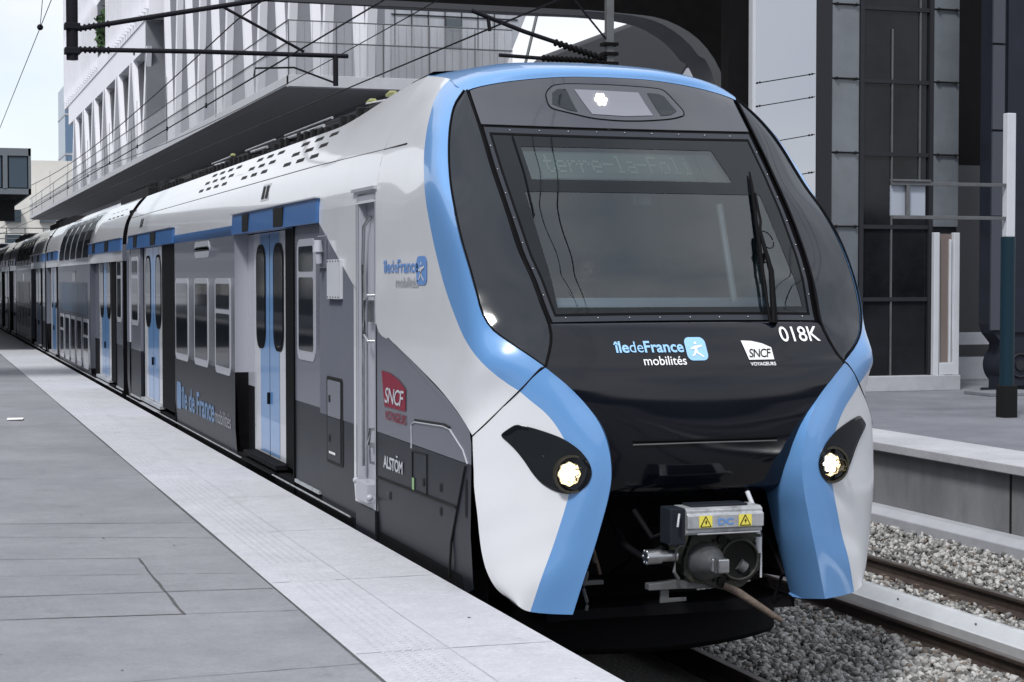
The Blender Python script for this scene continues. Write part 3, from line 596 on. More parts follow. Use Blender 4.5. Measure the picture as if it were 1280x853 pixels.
# writing on the nose -------------------------------------------------------
def person_icon(s):
    """white walking figure of the badge in a unit box"""
    out = [rrect(.44, .56, .68, .80, .055)]
    out += [[(.22,.52),(.45,.62),(.80,.66),(.80,.60),(.52,.50),(.47,.40),(.42,.40),(.40,.50),(.24,.46)], [(.40,.44),(.52,.46),(.56,.34),(.80,.16),(.74,.12),(.48,.30)], [(.40,.44),(.49,.40),(.40,.24),(.26,.16),(.22,.20),(.34,.30)]]
    return [[(x*s, y*s) for x, y in p] for p in out]
def idf_logo(fn, h, c1, c2, cbg, cfig, parent, sx=1., cell=.0, bold=.022, second_under=True):
    """two lines of lettering and the badge; fn(u,v) places them, h is the height of the bold letters"""
    z = h/.72
    t1 = text2d('île', z, bold, 0, sx); t2 = text2d('de', z, 0, 0, sx); t3 = text2d('France', z, bold, 0, sx); t4 = text2d('mobilités', z*.80, .006, 0, sx)
    b1 = B(); x = 0
    put(b1, ([(p[0]+x-extent(t1)[0], p[1]) for p in t1[0]], t1[1]), fn, cell=cell); x += extent(t1)[1]-extent(t1)[0]+.06*h
    put(b1, ([(p[0]+x-extent(t2)[0], p[1]) for p in t2[0]], t2[1]), fn, cell=cell); x += extent(t2)[1]-extent(t2)[0]+.09*h
    put(b1, ([(p[0]+x-extent(t3)[0], p[1]) for p in t3[0]], t3[1]), fn, cell=cell); x += extent(t3)[1]-extent(t3)[0]
    obj('lettering', b1, c1, parent, fix=False)
    b2 = B(); e = extent(t4); dx = x-e[1] if second_under else x+.12*h-e[0]; dv = -1.12*h if second_under else 0
    put(b2, ([(p[0]+dx, p[1]+dv) for p in t4[0]], t4[1]), fn, cell=cell); obj('lettering', b2, c2, parent, fix=False)
    return x
HZ = lambda off: (lambda x0, z0: (lambda u, v: face_pt(x0+u, z0+v, off, False)))
x0, z0 = -.585, 2.318
L1 = idf_logo(HZ(.005)(x0, z0), .071, 'btext', 'wtext', 'btext', 'wtext', bonnet, sx=1.02, cell=.04)
def badge(fn, size, cbg, cfig, parent, sx=1., off2=None, slant=0.):
    b = B(); put(b, poly([(u*sx+slant*(size-v), v) for u, v in rrect(0, size, 0, size, size*.25)]), fn, cell=.04); bd = obj('badge', b, cbg, parent, fix=False)
    b = B()
    for p in person_icon(size): put(b, poly([(u*sx, v) for u, v in p]), off2, cell=.04)
    obj('figure', b, cfig, bd, fix=False)
badge(HZ(.005)(x0+L1+.014, z0-.055), .145, 'btext', 'wtext', bonnet, 1.0, HZ(.008)(x0+L1+.014, z0-.055))
def sncf_badge(fn, fn2, w, h, cbg, ctx, cword, parent, cell=.04, sx=1.):
    top = [(0, h), (w*.35*sx, h*.97), (w*.7*sx, h*.84), (w*sx, h*.62)]
    b = B(); put(b, poly([(w*.12*sx, 0), (w*sx, 0)]+top[::-1]), fn, cell=cell); bd = obj('badge', b, cbg, parent, fix=False)
    t = text2d('SNCF', h*.62, .01, .25, .92*sx, spacing=.88); e = extent(t); k = (w*.80*sx)/(e[1]-e[0])
    b = B(); put(b, ([((p[0]-e[0])*k+w*.15*sx, p[1]+h*.12) for p in t[0]], t[1]), fn2, cell=cell); obj('lettering', b, ctx, bd, fix=False)
    t = text2d('VOYAGEURS', h*(.24 if sx < 1.5 else .36), .02, 0, sx); e = extent(t); k = (w*.88*sx)/(e[1]-e[0])
    b = B(); put(b, ([((p[0]-e[0])*k+w*.14*sx, p[1]-h*(.30 if sx < 1.5 else .36)) for p in t[0]], t[1]), fn, cell=cell); obj('lettering', b, cword, parent, fix=False)
sncf_badge(HZ(.005)(.30, 2.262), HZ(.008)(.30, 2.262), .21, .122, 'wtext', 'black', 'wtext', bonnet)
t = text2d('018K', .135, .008, 0, 1.06); b = B(); put(b, t, HZ(.005)(.60, 2.375), cell=.04); obj('lettering', b, 'wtext', bonnet, fix=False)
# destination sign behind the glass
b = B()
def sgn_pt(x, z, d): p = face_pt(x, z, -.035-d); return p
rows = [[sgn_pt(-.80+(1.43+.06*(1-v))*u, 3.465+.23*v, 0) for u in np.linspace(0, 1, 16)] for v in np.linspace(0, 1, 4)]
b.grid(rows); ds = obj('destination_sign', b, 'screen', T, smooth=60)
b = B(); b.grid([[sgn_pt(-.70+1.13*u, 3.495+.185*v, -.004) for u in np.linspace(0, 1, 16)] for v in (0, .5, 1)]); obj('sign_field', b, mat('sign_field', (.17, .21, .21), rough=.5), ds)
GL = {'t': ('01000','01000','11110','01000','01000','01001','00110'), 'e': ('00000','00000','01110','10001','11111','10000','01110'), 'r': ('00000','00000','10110','11001','10000','10000','10000'), '-': ('00000','00000','00000','11111','00000','00000','00000'),
      'l': ('01100','00100','00100','00100','00100','00100','01110'), 'a': ('00000','00000','01110','00001','01111','10001','01111'), 'F': ('11111','10000','10000','11110','10000','10000','10000'), 'o': ('00000','00000','01110','10001','10001','10001','01110'), 'i': ('00100','00000','01100','00100','00100','00100','01110')}
b = B(); px_, pz_ = .0148, .0185; xx = -.665
for c_ in 'terre-la-Foli':
    for r_i, row_ in enumerate(GL[c_]):
        for c_i, on in enumerate(row_):
            if on == '1':
                u0, v0 = xx+c_i*px_, 3.648-r_i*pz_; b.add([sgn_pt(u0+a*px_*.84, v0+c2*pz_*.84, -.008) for a, c2 in ((0,0),(1,0),(1,1),(0,1))], [(0,1,2,3)])
    xx += px_*5.75
obj('lettering', b, 'dots', ds, fix=False)
b = B(); b.tube([sgn_pt(-.80, 3.472, -.01), sgn_pt(-.2, 3.472, -.01), sgn_pt(.3, 3.472, -.01), sgn_pt(.68, 3.472, -.01)], .0035, 6); b.tube([sgn_pt(.5, 3.472, -.01), sgn_pt(.49, 3.68, -.01)], .003, 6); obj('sign_trim', b, 'steel', ds)
# cab interior
b = B(); b.grid([[(XC-.98, 10.9, 2.45), (XC-.98, 13.6, 2.45)], [(XC-1.0, 12.0, 3.82), (XC-1.0, 13.6, 3.82)]]); b.grid([[(XC+.98, 10.9, 2.45), (XC+.98, 13.6, 2.45)], [(XC+1.0, 12.0, 3.82), (XC+1.0, 13.6, 3.82)]])
b.box(XC-1.0, XC+1.0, 13.55, 13.6, 1.6, 3.85); b.box(XC-1.0, XC+1.0, 12.10, 13.6, 3.80, 3.83); b.box(XC-1, XC+1, 11.2, 13.6, 1.55, 1.6)
cabin = obj('cab_interior', b, 'cab', T)
b = B(); b.prism([(10.84,2.52),(11.10,2.63),(11.38,2.66),(11.40,1.7),(10.88,1.7)], lambda u, v, t: (t, u, v), XC-.93, XC+.93); obj('dashboard', b, 'dash', T, bevel=.02)
b = B(); b.tube([(XC+.50, 11.12, 2.62), (XC+.56, 11.5, 3.30)], .024, 8); obj('grab_pole', b, 'wframe', T)
b = B(); b.tube([(XC+.03, 11.62, 3.30), (XC+.03, 11.62, 3.355)], .065, 16); obj('cab_camera', b, 'wframe', T, smooth=50)
b = B(); b.box(XC-.52, XC-.08, 12.16, 12.28, 2.0, 2.98); b.box(XC-.52, XC-.08, 11.7, 12.2, 1.95, 2.08); obj('driver_seat', b, 'cloth', T, bevel=.04)
# wipers
b = B()
wp = lambda x, z, o: face_pt(x, z, o)
b.tube([wp(.585, 2.485, .03), wp(.60, 2.56, .05), wp(.665, 2.80, .06), wp(.685, 2.95, .06), wp(.715, 3.1, .055)], [.024, .022, .019, .016, .011], 8)
b.tube([wp(.56, 2.49, .03), wp(.57, 2.62, .045), wp(.615, 2.84, .055), wp(.70, 3.08, .05)], .011, 8)
wi = obj('wiper', b, 'rubber', T, smooth=50)
b = B(); pts = [wp(.855-.245*t, 3.53-.76*t, .02) for t in np.linspace(0, 1, 9)]; b.tube(pts, [.006]+[.013]*7+[.008], 6); b.tube([wp(.81, 3.36, .035), wp(.75, 3.15, .05), wp(.72, 3.08, .035)], .010, 6)
hose = [wp(.735+.05*math.cos(a), 3.02+.06*math.sin(a), .05) for a in np.linspace(0, 6, 14)]; b.tube(hose, .004, 5); b.tube([wp(.70, 3.04, .03), wp(.635, 2.96, .045), wp(.63, 2.88, .04), wp(.67, 2.86, .05)], .004, 5); b.box(XC+.64, XC+.68, face_pt(.66, 2.93, .06)[1], face_pt(.66, 2.93, .03)[1], 2.89, 2.96)
obj('wiper_blade', b, 'rubber', wi)
b = B(); b.tube([face_pt(-.835, 3.78, .012), face_pt(-.84, 3.5, .012), face_pt(-.865, 3.2, .012)], .004, 6); obj('aerial_wire', b, 'rubber', T)

# ---- sides of the cab car
KZ = [.3,.5,.85,1.15,3.38,3.55,3.74,3.84,3.98,4.165]; KW = [1.33,1.36,1.41,1.43,1.43,1.415,1.375,1.33,1.24,1.09]
pw = lambda z: lin(KZ, KW, z)
def sidef(off=0., s=-1, x0=XC): return lambda y, z: (x0+s*(pw(z)+off), y, z)
def sidep(b, pts, off=0., s=-1, mi=0, y0=0, wf=None):
    wf = wf or pw
    bm = bmesh.new(); vv = [bm.verts.new((y, z, 0)) for y, z in pts]; bm.faces.new(vv)
    for k in KZ[1:-1]+[1.0, 3.46, 3.65, 3.8, 3.91, 4.07]: bmesh.ops.bisect_plane(bm, geom=bm.verts[:]+bm.edges[:]+bm.faces[:], plane_co=(0,k,0), plane_no=(0,1,0))
    bm.verts.index_update(); b.add([(XC+s*(wf(v.co.y)+off), v.co.x+y0, v.co.y) for v in bm.verts], [tuple(v.index for v in f.verts) for f in bm.faces], mi); bm.free(); return b
def rect(y0, y1, z0, z1): return [(y0, z0), (y1, z0), (y1, z1), (y0, z1)]
BND = [(13.4,2.44),(12.85,2.31),(12.2,2.17),(11.49,2.0),(11.12,1.88),(10.97,1.82),(10.93,1.74)]
for s in sgn:
    b = B(); sidep(b, [(13.39,1.62),(10.93,1.60)]+[(p[0], p[1]-.004) for p in BND[::-1]][0:]+[(13.39,2.436)], 0, s, 0)
    sidep(b, [(13.39,.45),(11.6,.60),(10.96,.80),(10.93,1.596),(13.39,1.616)], 0, s, 1); obj('nose_flank', b, ['grey', 'dark'], T, smooth=30)
b = B(); sidep(b, rect(13.385,13.415,.42,3.4), -.012); b.tube([(XL-.003,13.4,.5),(XL-.003,13.4,1.6),(XL-.003,13.4,2.44)], .004)
L_ = lambda y, z, o=.003: (XL-o, y, z)
hatch = [(12.37,1.58),(12.37,1.75),(12.28,1.775),(11.55,1.80),(11.40,1.79),(11.1,1.68),(11.0,1.60)]
b.tube([L_(y, z) for y, z in [(11.42,.80),(11.37,1.05),(11.05,1.58)]], .009); b.tube([L_(13.38,1.27),L_(11.25,1.29)], .011); b.tube([L_(y, z) for y, z in [(12.35,1.28),(12.35,1.56)]], .004); b.tube([L_(y, z) for y, z in [(12.35,1.56),(11.97,1.57),(11.97,1.29)]], .0045)
obj('panel_seam', b, 'black', T)
b = B(); b.tube([L_(y, z, .004) for y, z in hatch], .006); obj('hatch_edge', b, 'lgrey', T)
b = B(); b.tube([L_(y, z+.012, .002) for y, z in hatch[2:5]], .009); 
for y, z in ((12.05,1.37),(11.62,1.38),(11.62,1.22),(12.98,1.17)): put(b, poly(rrect(y-.022, y+.022, z-.03, z+.03, .015)), lambda u, v: L_(u, v, .005))
put(b, poly(rrect(11.02, 11.06, 1.25, 1.50, .015)), lambda u, v: L_(u, v, .004)); each('panel_latch', b, 'black', T, fix=False)
b = B(); put(b, poly(rect(12.29, 12.35, 1.285, 1.375)), lambda u, v: L_(u, v, .006)); obj('safety_tag', b, 'mark', T, fix=False)
# upper body skin
PA = [(1.43,3.38),(1.415,3.55),(1.375,3.74),(1.30,3.92),(1.17,4.14),(1.02,4.345)]; PB = [(1.43,3.38),(1.415,3.55),(1.375,3.74),(1.33,3.84),(1.24,3.98),(1.09,4.165)]
def upper_skin(y): t = min(max((y-13.4)/2.9, 0), 1); t = t*t*(3-2*t); return [(a[0]+(c[0]-a[0])*t, a[1]+(c[1]-a[1])*t) for a, c in zip(PA, PB)]
ys = list(np.linspace(13.4, 16.4, 13))+[18, 20, 23, 26, 28, 30.35]
for s in sgn:
    b = B(); b.grid([[(XC+s*w, y, z) for w, z in spline(upper_skin(y), 20)]+[(XC+s*(upper_skin(y)[-1][0]-.035), y, upper_skin(y)[-1][1]-.0), (XC+s*(upper_skin(y)[-1][0]-.05), y, 3.9)] for y in ys]); obj('roof_side', b, 'white', T, smooth=40)
b = B(); b.grid([[(XC-1.0, y, z), (XC-.5, y, z+.04), (XC, y, z+.05), (XC+.5, y, z+.04), (XC+1.0, y, z)] for y, z in ((13.3,4.37),(13.9,4.35),(14.6,4.26),(14.9,3.95),(30.35,3.95))]); obj('roof_deck', b, 'under', T, smooth=20)
b = B()
for y, z, y2 in ((14.9,4.20,30.2),): 
    for dx, r, zz in ((-.93,.030,4.20),(-.86,.03,4.29),(-.78,.045,4.34),(-.62,.05,4.30),(.5,.05,4.12),(.85,.035,4.14)): b.tube([(XC+dx, y, zz), (XC+dx, y2, zz)], r, 8)
b.box(XC-.85, XC-.2, 15.6, 17.6, 3.95, 4.30); b.box(XC-.9, XC-.3, 18.6, 21.8, 3.95, 4.36); b.box(XC-.9, XC-.2, 22.6, 26, 3.95, 4.33); b.box(XC-.8, XC+.6, 26.5, 29.8, 3.95, 4.40)
for k in range(46): b.box(XC-.97, XC-.66, 14.9+.33*k, 15.0+.33*k, 3.95, 4.24+.10*random.random())
each('roof_equipment', b, 'roofeq', T, bevel=.01)
b = B()
for y in (14.9, 15.6, 22.9): b.tube([(XC-.92, y-.14, 4.36), (XC-.92, y, 4.36), (XC-.92, y+.14, 4.36)], [.014, .028, .014], 10)
each('roof_insulator', b, 'ins', T, smooth=40)
b = B()
for y, w in ((17.5, 1.2), (20.5, .7), (23.4, .5)): b.tube([(XC-.93, y, 4.30), (XC-.93, y+w*1.6, 4.31)], .018); b.tube([(XC-.8, y+.2, 4.40), (XC-.8, y+w+1.4, 4.40)], .014)
each('roof_conduit', b, 'alu', T)
# louvres in the roof side, seam and small vents
b = B(); sk_ = upper_skin(20); sk2 = spline(sk_, 20); wz_ = lambda z: float(np.interp(z, [q[1] for q in sk2], [q[0] for q in sk2])); rp = lambda y, z, o=.004: (XC-(wz_(z)+o), y, z)
for ya, yb_ in ((15.85, 17.75), (18.35, 20.15), (20.9, 23.3)):
    for k in range(3):
        for j in range(3 if yb_-ya < 2.2 else 4):
            n = 3 if yb_-ya < 2.2 else 4; st = (yb_-ya)/n; y = ya+j*st+k*.10; z = 4.105-.095*k
            b.add([rp(y+.04, z-.018), rp(y+st*.62, z-.018), rp(y+st*.66, z+.018), rp(y+.08, z+.018)], [(0,1,2,3)])
each('roof_louvre', b, 'black', T, fix=False)
b = B(); b.tube([rp(12.75, 3.775, -.001), rp(13.4, 3.775, -.001), rp(16, 3.80, -.001), rp(30.3, 3.80, -.001)], .005, 6); obj('panel_seam', b, 'black', T)
for yy in (17.9, 28.3):
    b = B(); put(b, poly([(yy, 3.58), (yy+.42, 3.58), (yy+.42, 3.75), (yy, 3.75)]), lambda u, v: rp(u, v, .004)); vt = obj('side_vent', b, 'lgrey', T, fix=False)
    b = B()
    for k in range(2): put(b, poly([(yy+.05+.2*k, 3.6), (yy+.17+.2*k, 3.6), (yy+.17+.2*k, 3.73), (yy+.05+.2*k, 3.73)]), lambda u, v: rp(u, v, .009))
    each('vent_slot', b, 'black', vt, fix=False)
# body side sections between door bays (left side is seen in detail)
def slab_side(T, segs, name='side_panel', y0=0, s=-1, wf=None, cap=True, cm=4):
    """segs: (ya, yb, [(z0, z1, material index)])"""
    for ya, yb_, bands in segs:
        b = B()
        for z0, z1, mi in bands:
            sidep(b, rect(ya, yb_, z0, z1-.0005), 0, s, mi, y0, wf)
            if cap:
                for ye_ in (ya, yb_): b.add([(XC+s*pw(z0), ye_+y0, z0), (XC+s*(pw(z0)-.2), ye_+y0, z0), (XC+s*(pw(z1)-.2), ye_+y0, z1), (XC+s*pw(z1), ye_+y0, z1)], [(0,1,2,3)], {1: cm, 0: 5, 2: cm}.get(mi, mi))
        obj(name, b, ['dark', 'grey', 'blue2', 'white', 'lgrey', 'under'], T, smooth=30)
M['blue2'] = mat('header_blue_paint', (.04, .125, .32), rough=.3, coat=.2)
bands = [(.42, 1.62, 0), (1.62, 3.38, 1)]; bands2 = [(.42, 1.76, 0), (1.76, 3.27, 1), (3.27, 3.50, 2)]
slab_side(T, [(14.05, 15.42, bands), (19.8, 24.6, bands2), (30.0, 30.35, bands2)])
b = B(); sidep(b, [(15.42,3.27),(14.05,2.70),(14.05,3.38),(15.42,3.38)], .003); sidep(b, [(14.13,1.0),(14.05,1.0),(14.05,2.71),(14.13,2.74)], .003); obj('white_panel', b, 'white', T)
# cab door
b = B(); y0, y1, z0, z1 = 13.46, 13.99, 1.12, 3.40; xd = XL+.075
b.box(xd, xd+.03, y0, y1, z0, z1); cd = obj('cab_door', b, 'lgrey', T, bevel=.004)
b = B(); b.box(XL+.001, XL+.15, 13.41, y0, 1.0, 3.45); b.box(XL+.001, XL+.15, y1, 14.05, 1.0, 3.45); b.box(XL+.001, XL+.15, y0, y1, z1, 3.45); b.box(XL+.001, XL+.15, y0, y1, 1.0, 1.10); obj('door_frame', b, ['lgrey'], cd, bevel=.004)
b = B(); b.box(XL-.01, XL+.12, 13.42, 14.04, .42, 1.0); obj('door_step_panel', b, 'dark', cd)
b = B(); put(b, poly(rrect(13.50, 13.66, 1.75, 3.12, .03)), lambda u, v: (xd-.004, u, v)); obj('door_window', b, 'dglass', cd, fix=False)
b = B(); b.tube([(xd-.01,13.84,3.28),(xd-.05,13.90,3.2),(xd-.05,13.93,2.9),(xd-.05,13.93,1.3)], .014, 8); b.tube([(xd,13.66,2.66),(xd-.07,13.68,2.66),(xd-.07,13.80,2.62),(xd-.07,13.80,2.35),(xd-.07,13.68,2.30),(xd,13.66,2.30)], .013, 8)
b.tube([(xd,13.60,1.62),(xd-.08,13.58,1.62),(xd-.10,13.56,1.5),(xd-.08,13.60,1.36),(xd,13.62,1.34)], .015, 8); b.box(xd-.04, xd, 13.72, 13.82, 2.45, 2.62); b.box(xd-.03, xd, 13.55, 13.78, 1.46, 1.50); each('grab_handle', b, 'steel', cd, smooth=50)
b = B(); b.box(XL-.05, xd, 13.52, 13.88, 1.05, 1.20); b.sphere((XL-.04,13.46,1.10), .028, 8); b.sphere((XL-.02,14.0,1.18), .026, 8); obj('door_step', b, 'lgrey', cd, bevel=.006)
b = B(); b.box(XL-.02, XL+.01, 13.40, 14.15, 3.475, 3.50); obj('rain_gutter', b, 'lgrey', T)
b = B(); b.box(XL-.004, XL+.05, 13.44, 13.60, .55, .80); obj('step_recess', b, 'black', T)
# small fittings on the grey side
b = B(); put(b, poly(rect(14.52, 15.0, 2.62, 2.95)), lambda u, v: (XL-.03, u, v)); b.box(XL-.029, XL, 14.52, 15.0, 2.62, 2.95); mp_ = obj('cover_plate', b, 'wframe', T, bevel=.004)
b = B()
for k in range(5):
    for z in (2.635, 2.935): b.sphere((XL-.032, 14.56+.1*k, z), .006, 5)
each('plate_screw', b, 'black', mp_)
b = B(); b.box(XL-.02, XL, 15.10, 15.42, 2.88, 3.16); cb = obj('camera_mount', b, 'grey', T, bevel=.006); b = B(); b.tube([(XL-.06,15.2,3.12),(XL-.06,15.2,3.02)], [.035,.05], 10); b.tube([(XL-.06,15.2,3.0),(XL-.05,15.2,2.92)], [.035,.03], 10); obj('side_camera', b, 'lgrey', cb, smooth=50)
b = B(); put(b, poly(rrect(14.52, 15.14, 1.22, 1.96, .04)), lambda u, v: (XL-.004, u, v)); hp = obj('side_hatch', b, 'black', T, fix=False)
b = B(); put(b, poly(rrect(14.60, 15.09, 1.62, 1.93, .02)), lambda u, v: (XL-.008, u, v)); obj('hatch_panel', b, 'grey', hp, fix=False)
b = B(); put(b, poly(rrect(14.60, 15.09, 1.25, 1.615, .02)), lambda u, v: (XL-.008, u, v)); obj('hatch_panel', b, 'dark', hp, fix=False)
b = B(); put(b, poly(rect(14.98, 15.04, 1.74, 1.80)), lambda u, v: (XL-.011, u, v)); put(b, poly(rect(14.98, 15.04, 1.40, 1.46)), lambda u, v: (XL-.011, u, v)); each('hatch_lock', b, 'black', hp, fix=False)
b = B(); put(b, poly(rect(14.78, 15.02, 1.305, 1.325)), lambda u, v: (XL-.012, u, v)); obj('hatch_print', b, 'wtext', hp, fix=False)
def window(T, ya, yb_, z0, z1, split=None, x=XL, y0=0, fw=.055, name='window', fmat='lgrey', curve=None, pane='dglass'):
    fn = (lambda o: (lambda u, v: curve(u+y0, v, o))) if curve else (lambda o: (lambda u, v: (x-o, u+y0, v)))
    b = B(); pts = rrect(ya, yb_, z0, z1, min(.12, (yb_-ya)*.2)); put(b, poly(pts), fn(.006), cell=.2 if curve else 0)
    n = len(pts); b.add([fn(.006)(*p) for p in pts]+[fn(-.01)(*p) for p in pts], [(i, (i+1) % n, n+(i+1) % n, n+i) for i in range(n)])
    w = obj(name, b, fmat, T, fix=False)
    parts = [(z0+fw*1.6, z1-fw*1.2)] if not split else [(z0+fw*1.6, split-fw*.5), (split+fw*.5, z1-fw*1.2)]
    for a, c in parts:
        b = B(); put(b, poly(rrect(ya+fw*1.5, yb_-fw*1.5, a, c, .035)), fn(.009), cell=.2 if curve else 0); obj('pane', b, pane, w, fix=False)
    return w
window(T, 23.3, 24.5, 1.72, 2.80); window(T, 21.65, 22.8, 1.72, 2.80); window(T, 20.05, 21.15, 1.70, 2.80, 2.42)
window(T, 21.55, 22.75, 3.05, 3.25)
def door_bay(T, ya, yb_, la, lb, near=None, far=None, y0=0, dx=0, dep=.12, sill='alu', pm='lgrey', zs=1.0, s=-1, leafmat='blue', hdr=True):
    """recessed double sliding door; near / far: extents of a windowed pocket panel"""
    x = XL+dx; xr = x+dep
    b = B(); b.box(x+.17, x+.19, ya+y0, yb_+y0, .5, 3.45); b.box(x+.0, x+.19, ya+y0-.01, ya+y0+.02, .5, 3.45); b.box(xr-.02, x+.17, ya+.02+y0, la+y0-.03, .95, 3.4); obj('door_recess', b, 'rubber', T)
    b = B(); b.box(xr+.03, xr+.045, lb+y0+.01, yb_+y0-.002, 1.62, 3.27, 0); b.box(xr+.03, xr+.045, lb+y0+.01, yb_+y0-.002, .7, 1.62, 1); obj('pocket_panel', b, [pm, 'under'], T)
    mid = (la+lb)/2; wl_ = lb-mid
    for k, (a, c, inner) in enumerate(((la, mid-.008, 1), (mid+.008, lb, 0))):
        b = B(); b.box(xr, xr+.03, a+y0, c+y0, .96, 3.27); lf = obj('door_leaf', b, 'wleaf', T, bevel=.004)
        b = B(); f = .42; ra = (a+(c-a)*f, c) if inner else (a, c-(c-a)*f)
        put(b, poly(rect(ra[0]+y0, ra[1]+y0, .985, 3.26)), lambda u, v: (xr-.003, u, v)); obj('stripe', b, leafmat, lf, fix=False)
        b = B(); q = (c-a)
        wa, wb_ = (a+q*.15, c-q*.22) if inner else (a+q*.22, c-q*.15)
        put(b, poly(rrect(wa+y0, wb_+y0, 2.06, 3.15, q*.22)), lambda u, v: (xr-.006, u, v)); dw_ = obj('door_window', b, 'rubber', lf, fix=False)
        b = B(); put(b, poly(rrect(wa+.06*q+y0, wb_-.06*q+y0, 2.10, 3.11, q*.2)), lambda u, v: (xr-.009, u, v)); obj('pane', b, 'dglass', dw_, fix=False)
    b = B(); b.box(xr-.004, xr+.02, mid-.008+y0, mid+.008+y0, .96, 3.26); b.tube([(xr-.012, mid+y0, 1.62), (xr-.012, mid+y0, 1.50)], .022); obj('door_seal', b, 'rubber', T)
    b = B(); b.box(x-.002, xr+.03, la-.02+y0, lb+.02+y0, .905, .955); b.box(x-.045, x+.02, la+.05+y0, lb-.05+y0, .86, .875); obj('door_sill', b, sill, T, bevel=.004)
    for pr in (near, far):
        if pr:
            a, c = pr; b = B(); b.box(x+.015, x+.06, a+y0, c+y0, 1.66, 3.27, 1); b.box(x+.015, x+.06, a+y0, c+y0, .93, 1.66, 0); b.box(x+.0, x+.06, a+.05+y0, c-.02+y0, .895, .925, 2); obj('pocket_panel', b, ['dark', 'grey', 'alu'], T)
            q = c-a; window(T, a+q*.2, c-q*.1, 2.05, 3.15, 2.83, x=x+.015, y0=y0)
    if hdr:
        a = min(ya, near[0] if near else ya); c = max(yb_, far[1] if far else yb_)
        b = B(); b.prism([(x-.035, 3.275), (x+.10, 3.275), (x+.10, 3.49), (x-.022, 3.49)], lambda u, v, t: (u, t, v), a+y0, c+y0); hd = obj('door_header', b, 'blue2', T, bevel=.004)
        b = B(); b.box(x-.040, x+.0, a+y0-.02, c+y0+.02, 3.49, 3.502); obj('header_trim', b, 'lgrey', hd)
        b = B(); b.box(x-.039, x-.01, a+y0+.335*(c-a), a+y0+.44*(c-a), 3.29, 3.47); b.box(x-.039, x-.01, a+y0+.76*(c-a), a+y0+.84*(c-a), 3.29, 3.47); each('header_display', b, 'black', hd)
M['wleaf'] = mat('door_white_paint', (.52, .54, .58), rough=.3, coat=.5, var=.03)
door_bay(T, 16.58, 19.8, 17.48, 19.25, sill='under', near=(15.43, 16.56))
door_bay(T, 24.6, 29.95, 26.25, 28.45, far=(28.6, 29.93), dep=.06)
b = B(); b.tube([(XL+.03,15.75,1.33),(XL+.02,15.75,1.33)], .05, 14); obj('round_lock', b, 'lgrey', T)
b = B()
b.tube([(XL-.02, 14.2, .86), (XL-.02, 30.3, .86)], .008, 6)
obj('sill_trim', b, 'alu', T)
b = B(); b.box(XC-1.30, XC+1.30, 13.5, 30.4, .15, .55); b.box(XL+.02, XL+.2, 11.2, 30.4, .35, .88); b.box(XC-1.42, XC+1.42, 30.3, 30.33, .5, 3.4); obj('underframe', b, 'under', T)
b = B(); sidep(b, rect(13.4, 30.35, .42, 3.38), 0, 1); obj('far_side', b, 'grey', T)
# writing on the side (text runs towards the cab: u grows as Y falls)
SF = lambda y, z, o=.006: (lambda u, v: (XL-o, y-u, z+v))
L2 = idf_logo(SF(13.16, 2.835), .095, 'bltext', 'gtext', 'btext', 'wtext', T, sx=1.62, bold=.022)
badge(SF(12.22, 2.745), .20, 'bltext', 'wframe', T, 1.35, SF(12.22, 2.745, .010))
sncf_badge(SF(13.22, 1.83), SF(13.22, 1.83, .010), .40, .265, 'red', 'wframe', 'red', T, sx=1.75)
t = text2d('ALSTÖM'.replace('Ö', 'O'), .125, .03, 0, 1.25, spacing=.95); e = extent(t); k = .56/(e[1]-e[0]); b = B(); put(b, ([((p[0]-e[0])*k, p[1]) for p in t[0]], t[1]), SF(13.17, 1.37)); b.add([SF(13.17,1.37)(u, v) for u, v in ((.375,.105),(.42,.105),(.42,.118),(.375,.118))], [(0,1,2,3)]); obj('lettering', b, 'wframe', T, fix=False)
t = text2d('île de France', .40, .02, 0, 1.); e = extent(t); k = 2.72/(e[1]-e[0]); b = B()
put(b, ([((p[0]-e[0])*k, p[1]*1.0) for p in t[0]], t[1]), SF(23.95, 1.10)); obj('lettering', b, mat('faded_blue_print', (.11, .21, .38), rough=.4), T, fix=False)
t = text2d('mobilités', .24, .0, 0, 1.); e = extent(t); k = 1.12/(e[1]-e[0]); b = B(); put(b, ([((p[0]-e[0])*k, p[1]) for p in t[0]], t[1]), SF(21.18, 1.11)); obj('lettering', b, 'gtext', T, fix=False)
b = B(); put(b, poly(rrect(23.99, 24.4, 1.06, 1.42, .08)), lambda u, v: (XL-.006, u, v)); obj('badge', b, bpy.data.materials['faded_blue_print'], T, fix=False)

# ---- coupler and everything under the bonnet
b = B(); b.box(XC-1.0, XC+1.0, 11.35, 11.4, .78, 2.2); b.box(XC-.95, XC-.75, 10.95, 11.4, .82, 1.9); b.box(XC+.75, XC+.95, 10.95, 11.4, .82, 1.9); obj('front_bulkhead', b, 'under', T)
b = B(); ap = [(w, 11.55+.12*(abs(w)/1.1)**2, z) for w, z in ()]
rows = []
for k in range(13):
    w = -1.13+2.26*k/12; yb0 = 11.35+.42*(abs(w)/1.13)**2; rows.append([(XC+w, yb0+.12, .60), (XC+w, yb0, .50), (XC+w, yb0-.01, .26), (XC+w, yb0+.05, .215)])
b.grid(rows); obj('obstacle_deflector', b, 'under', T, smooth=40, solid=.02)
b = B(); b.box(XC-.9, XC+.9, 11.0, 11.4, .55, .62)
for x, y, z in ((-.72,11.1,1.0),(.62,11.1,1.25),(.72,11.0,.9),(-.6,11.1,1.3)): b.tube([(XC+x, 11.3, z+.2), (XC+x, y, z+.1), (XC+x+.04, y-.1, z-.1), (XC+x+.02, y, z-.3)], .016, 8)
each('brake_hose', b, 'under', T, smooth=50)
b = B()
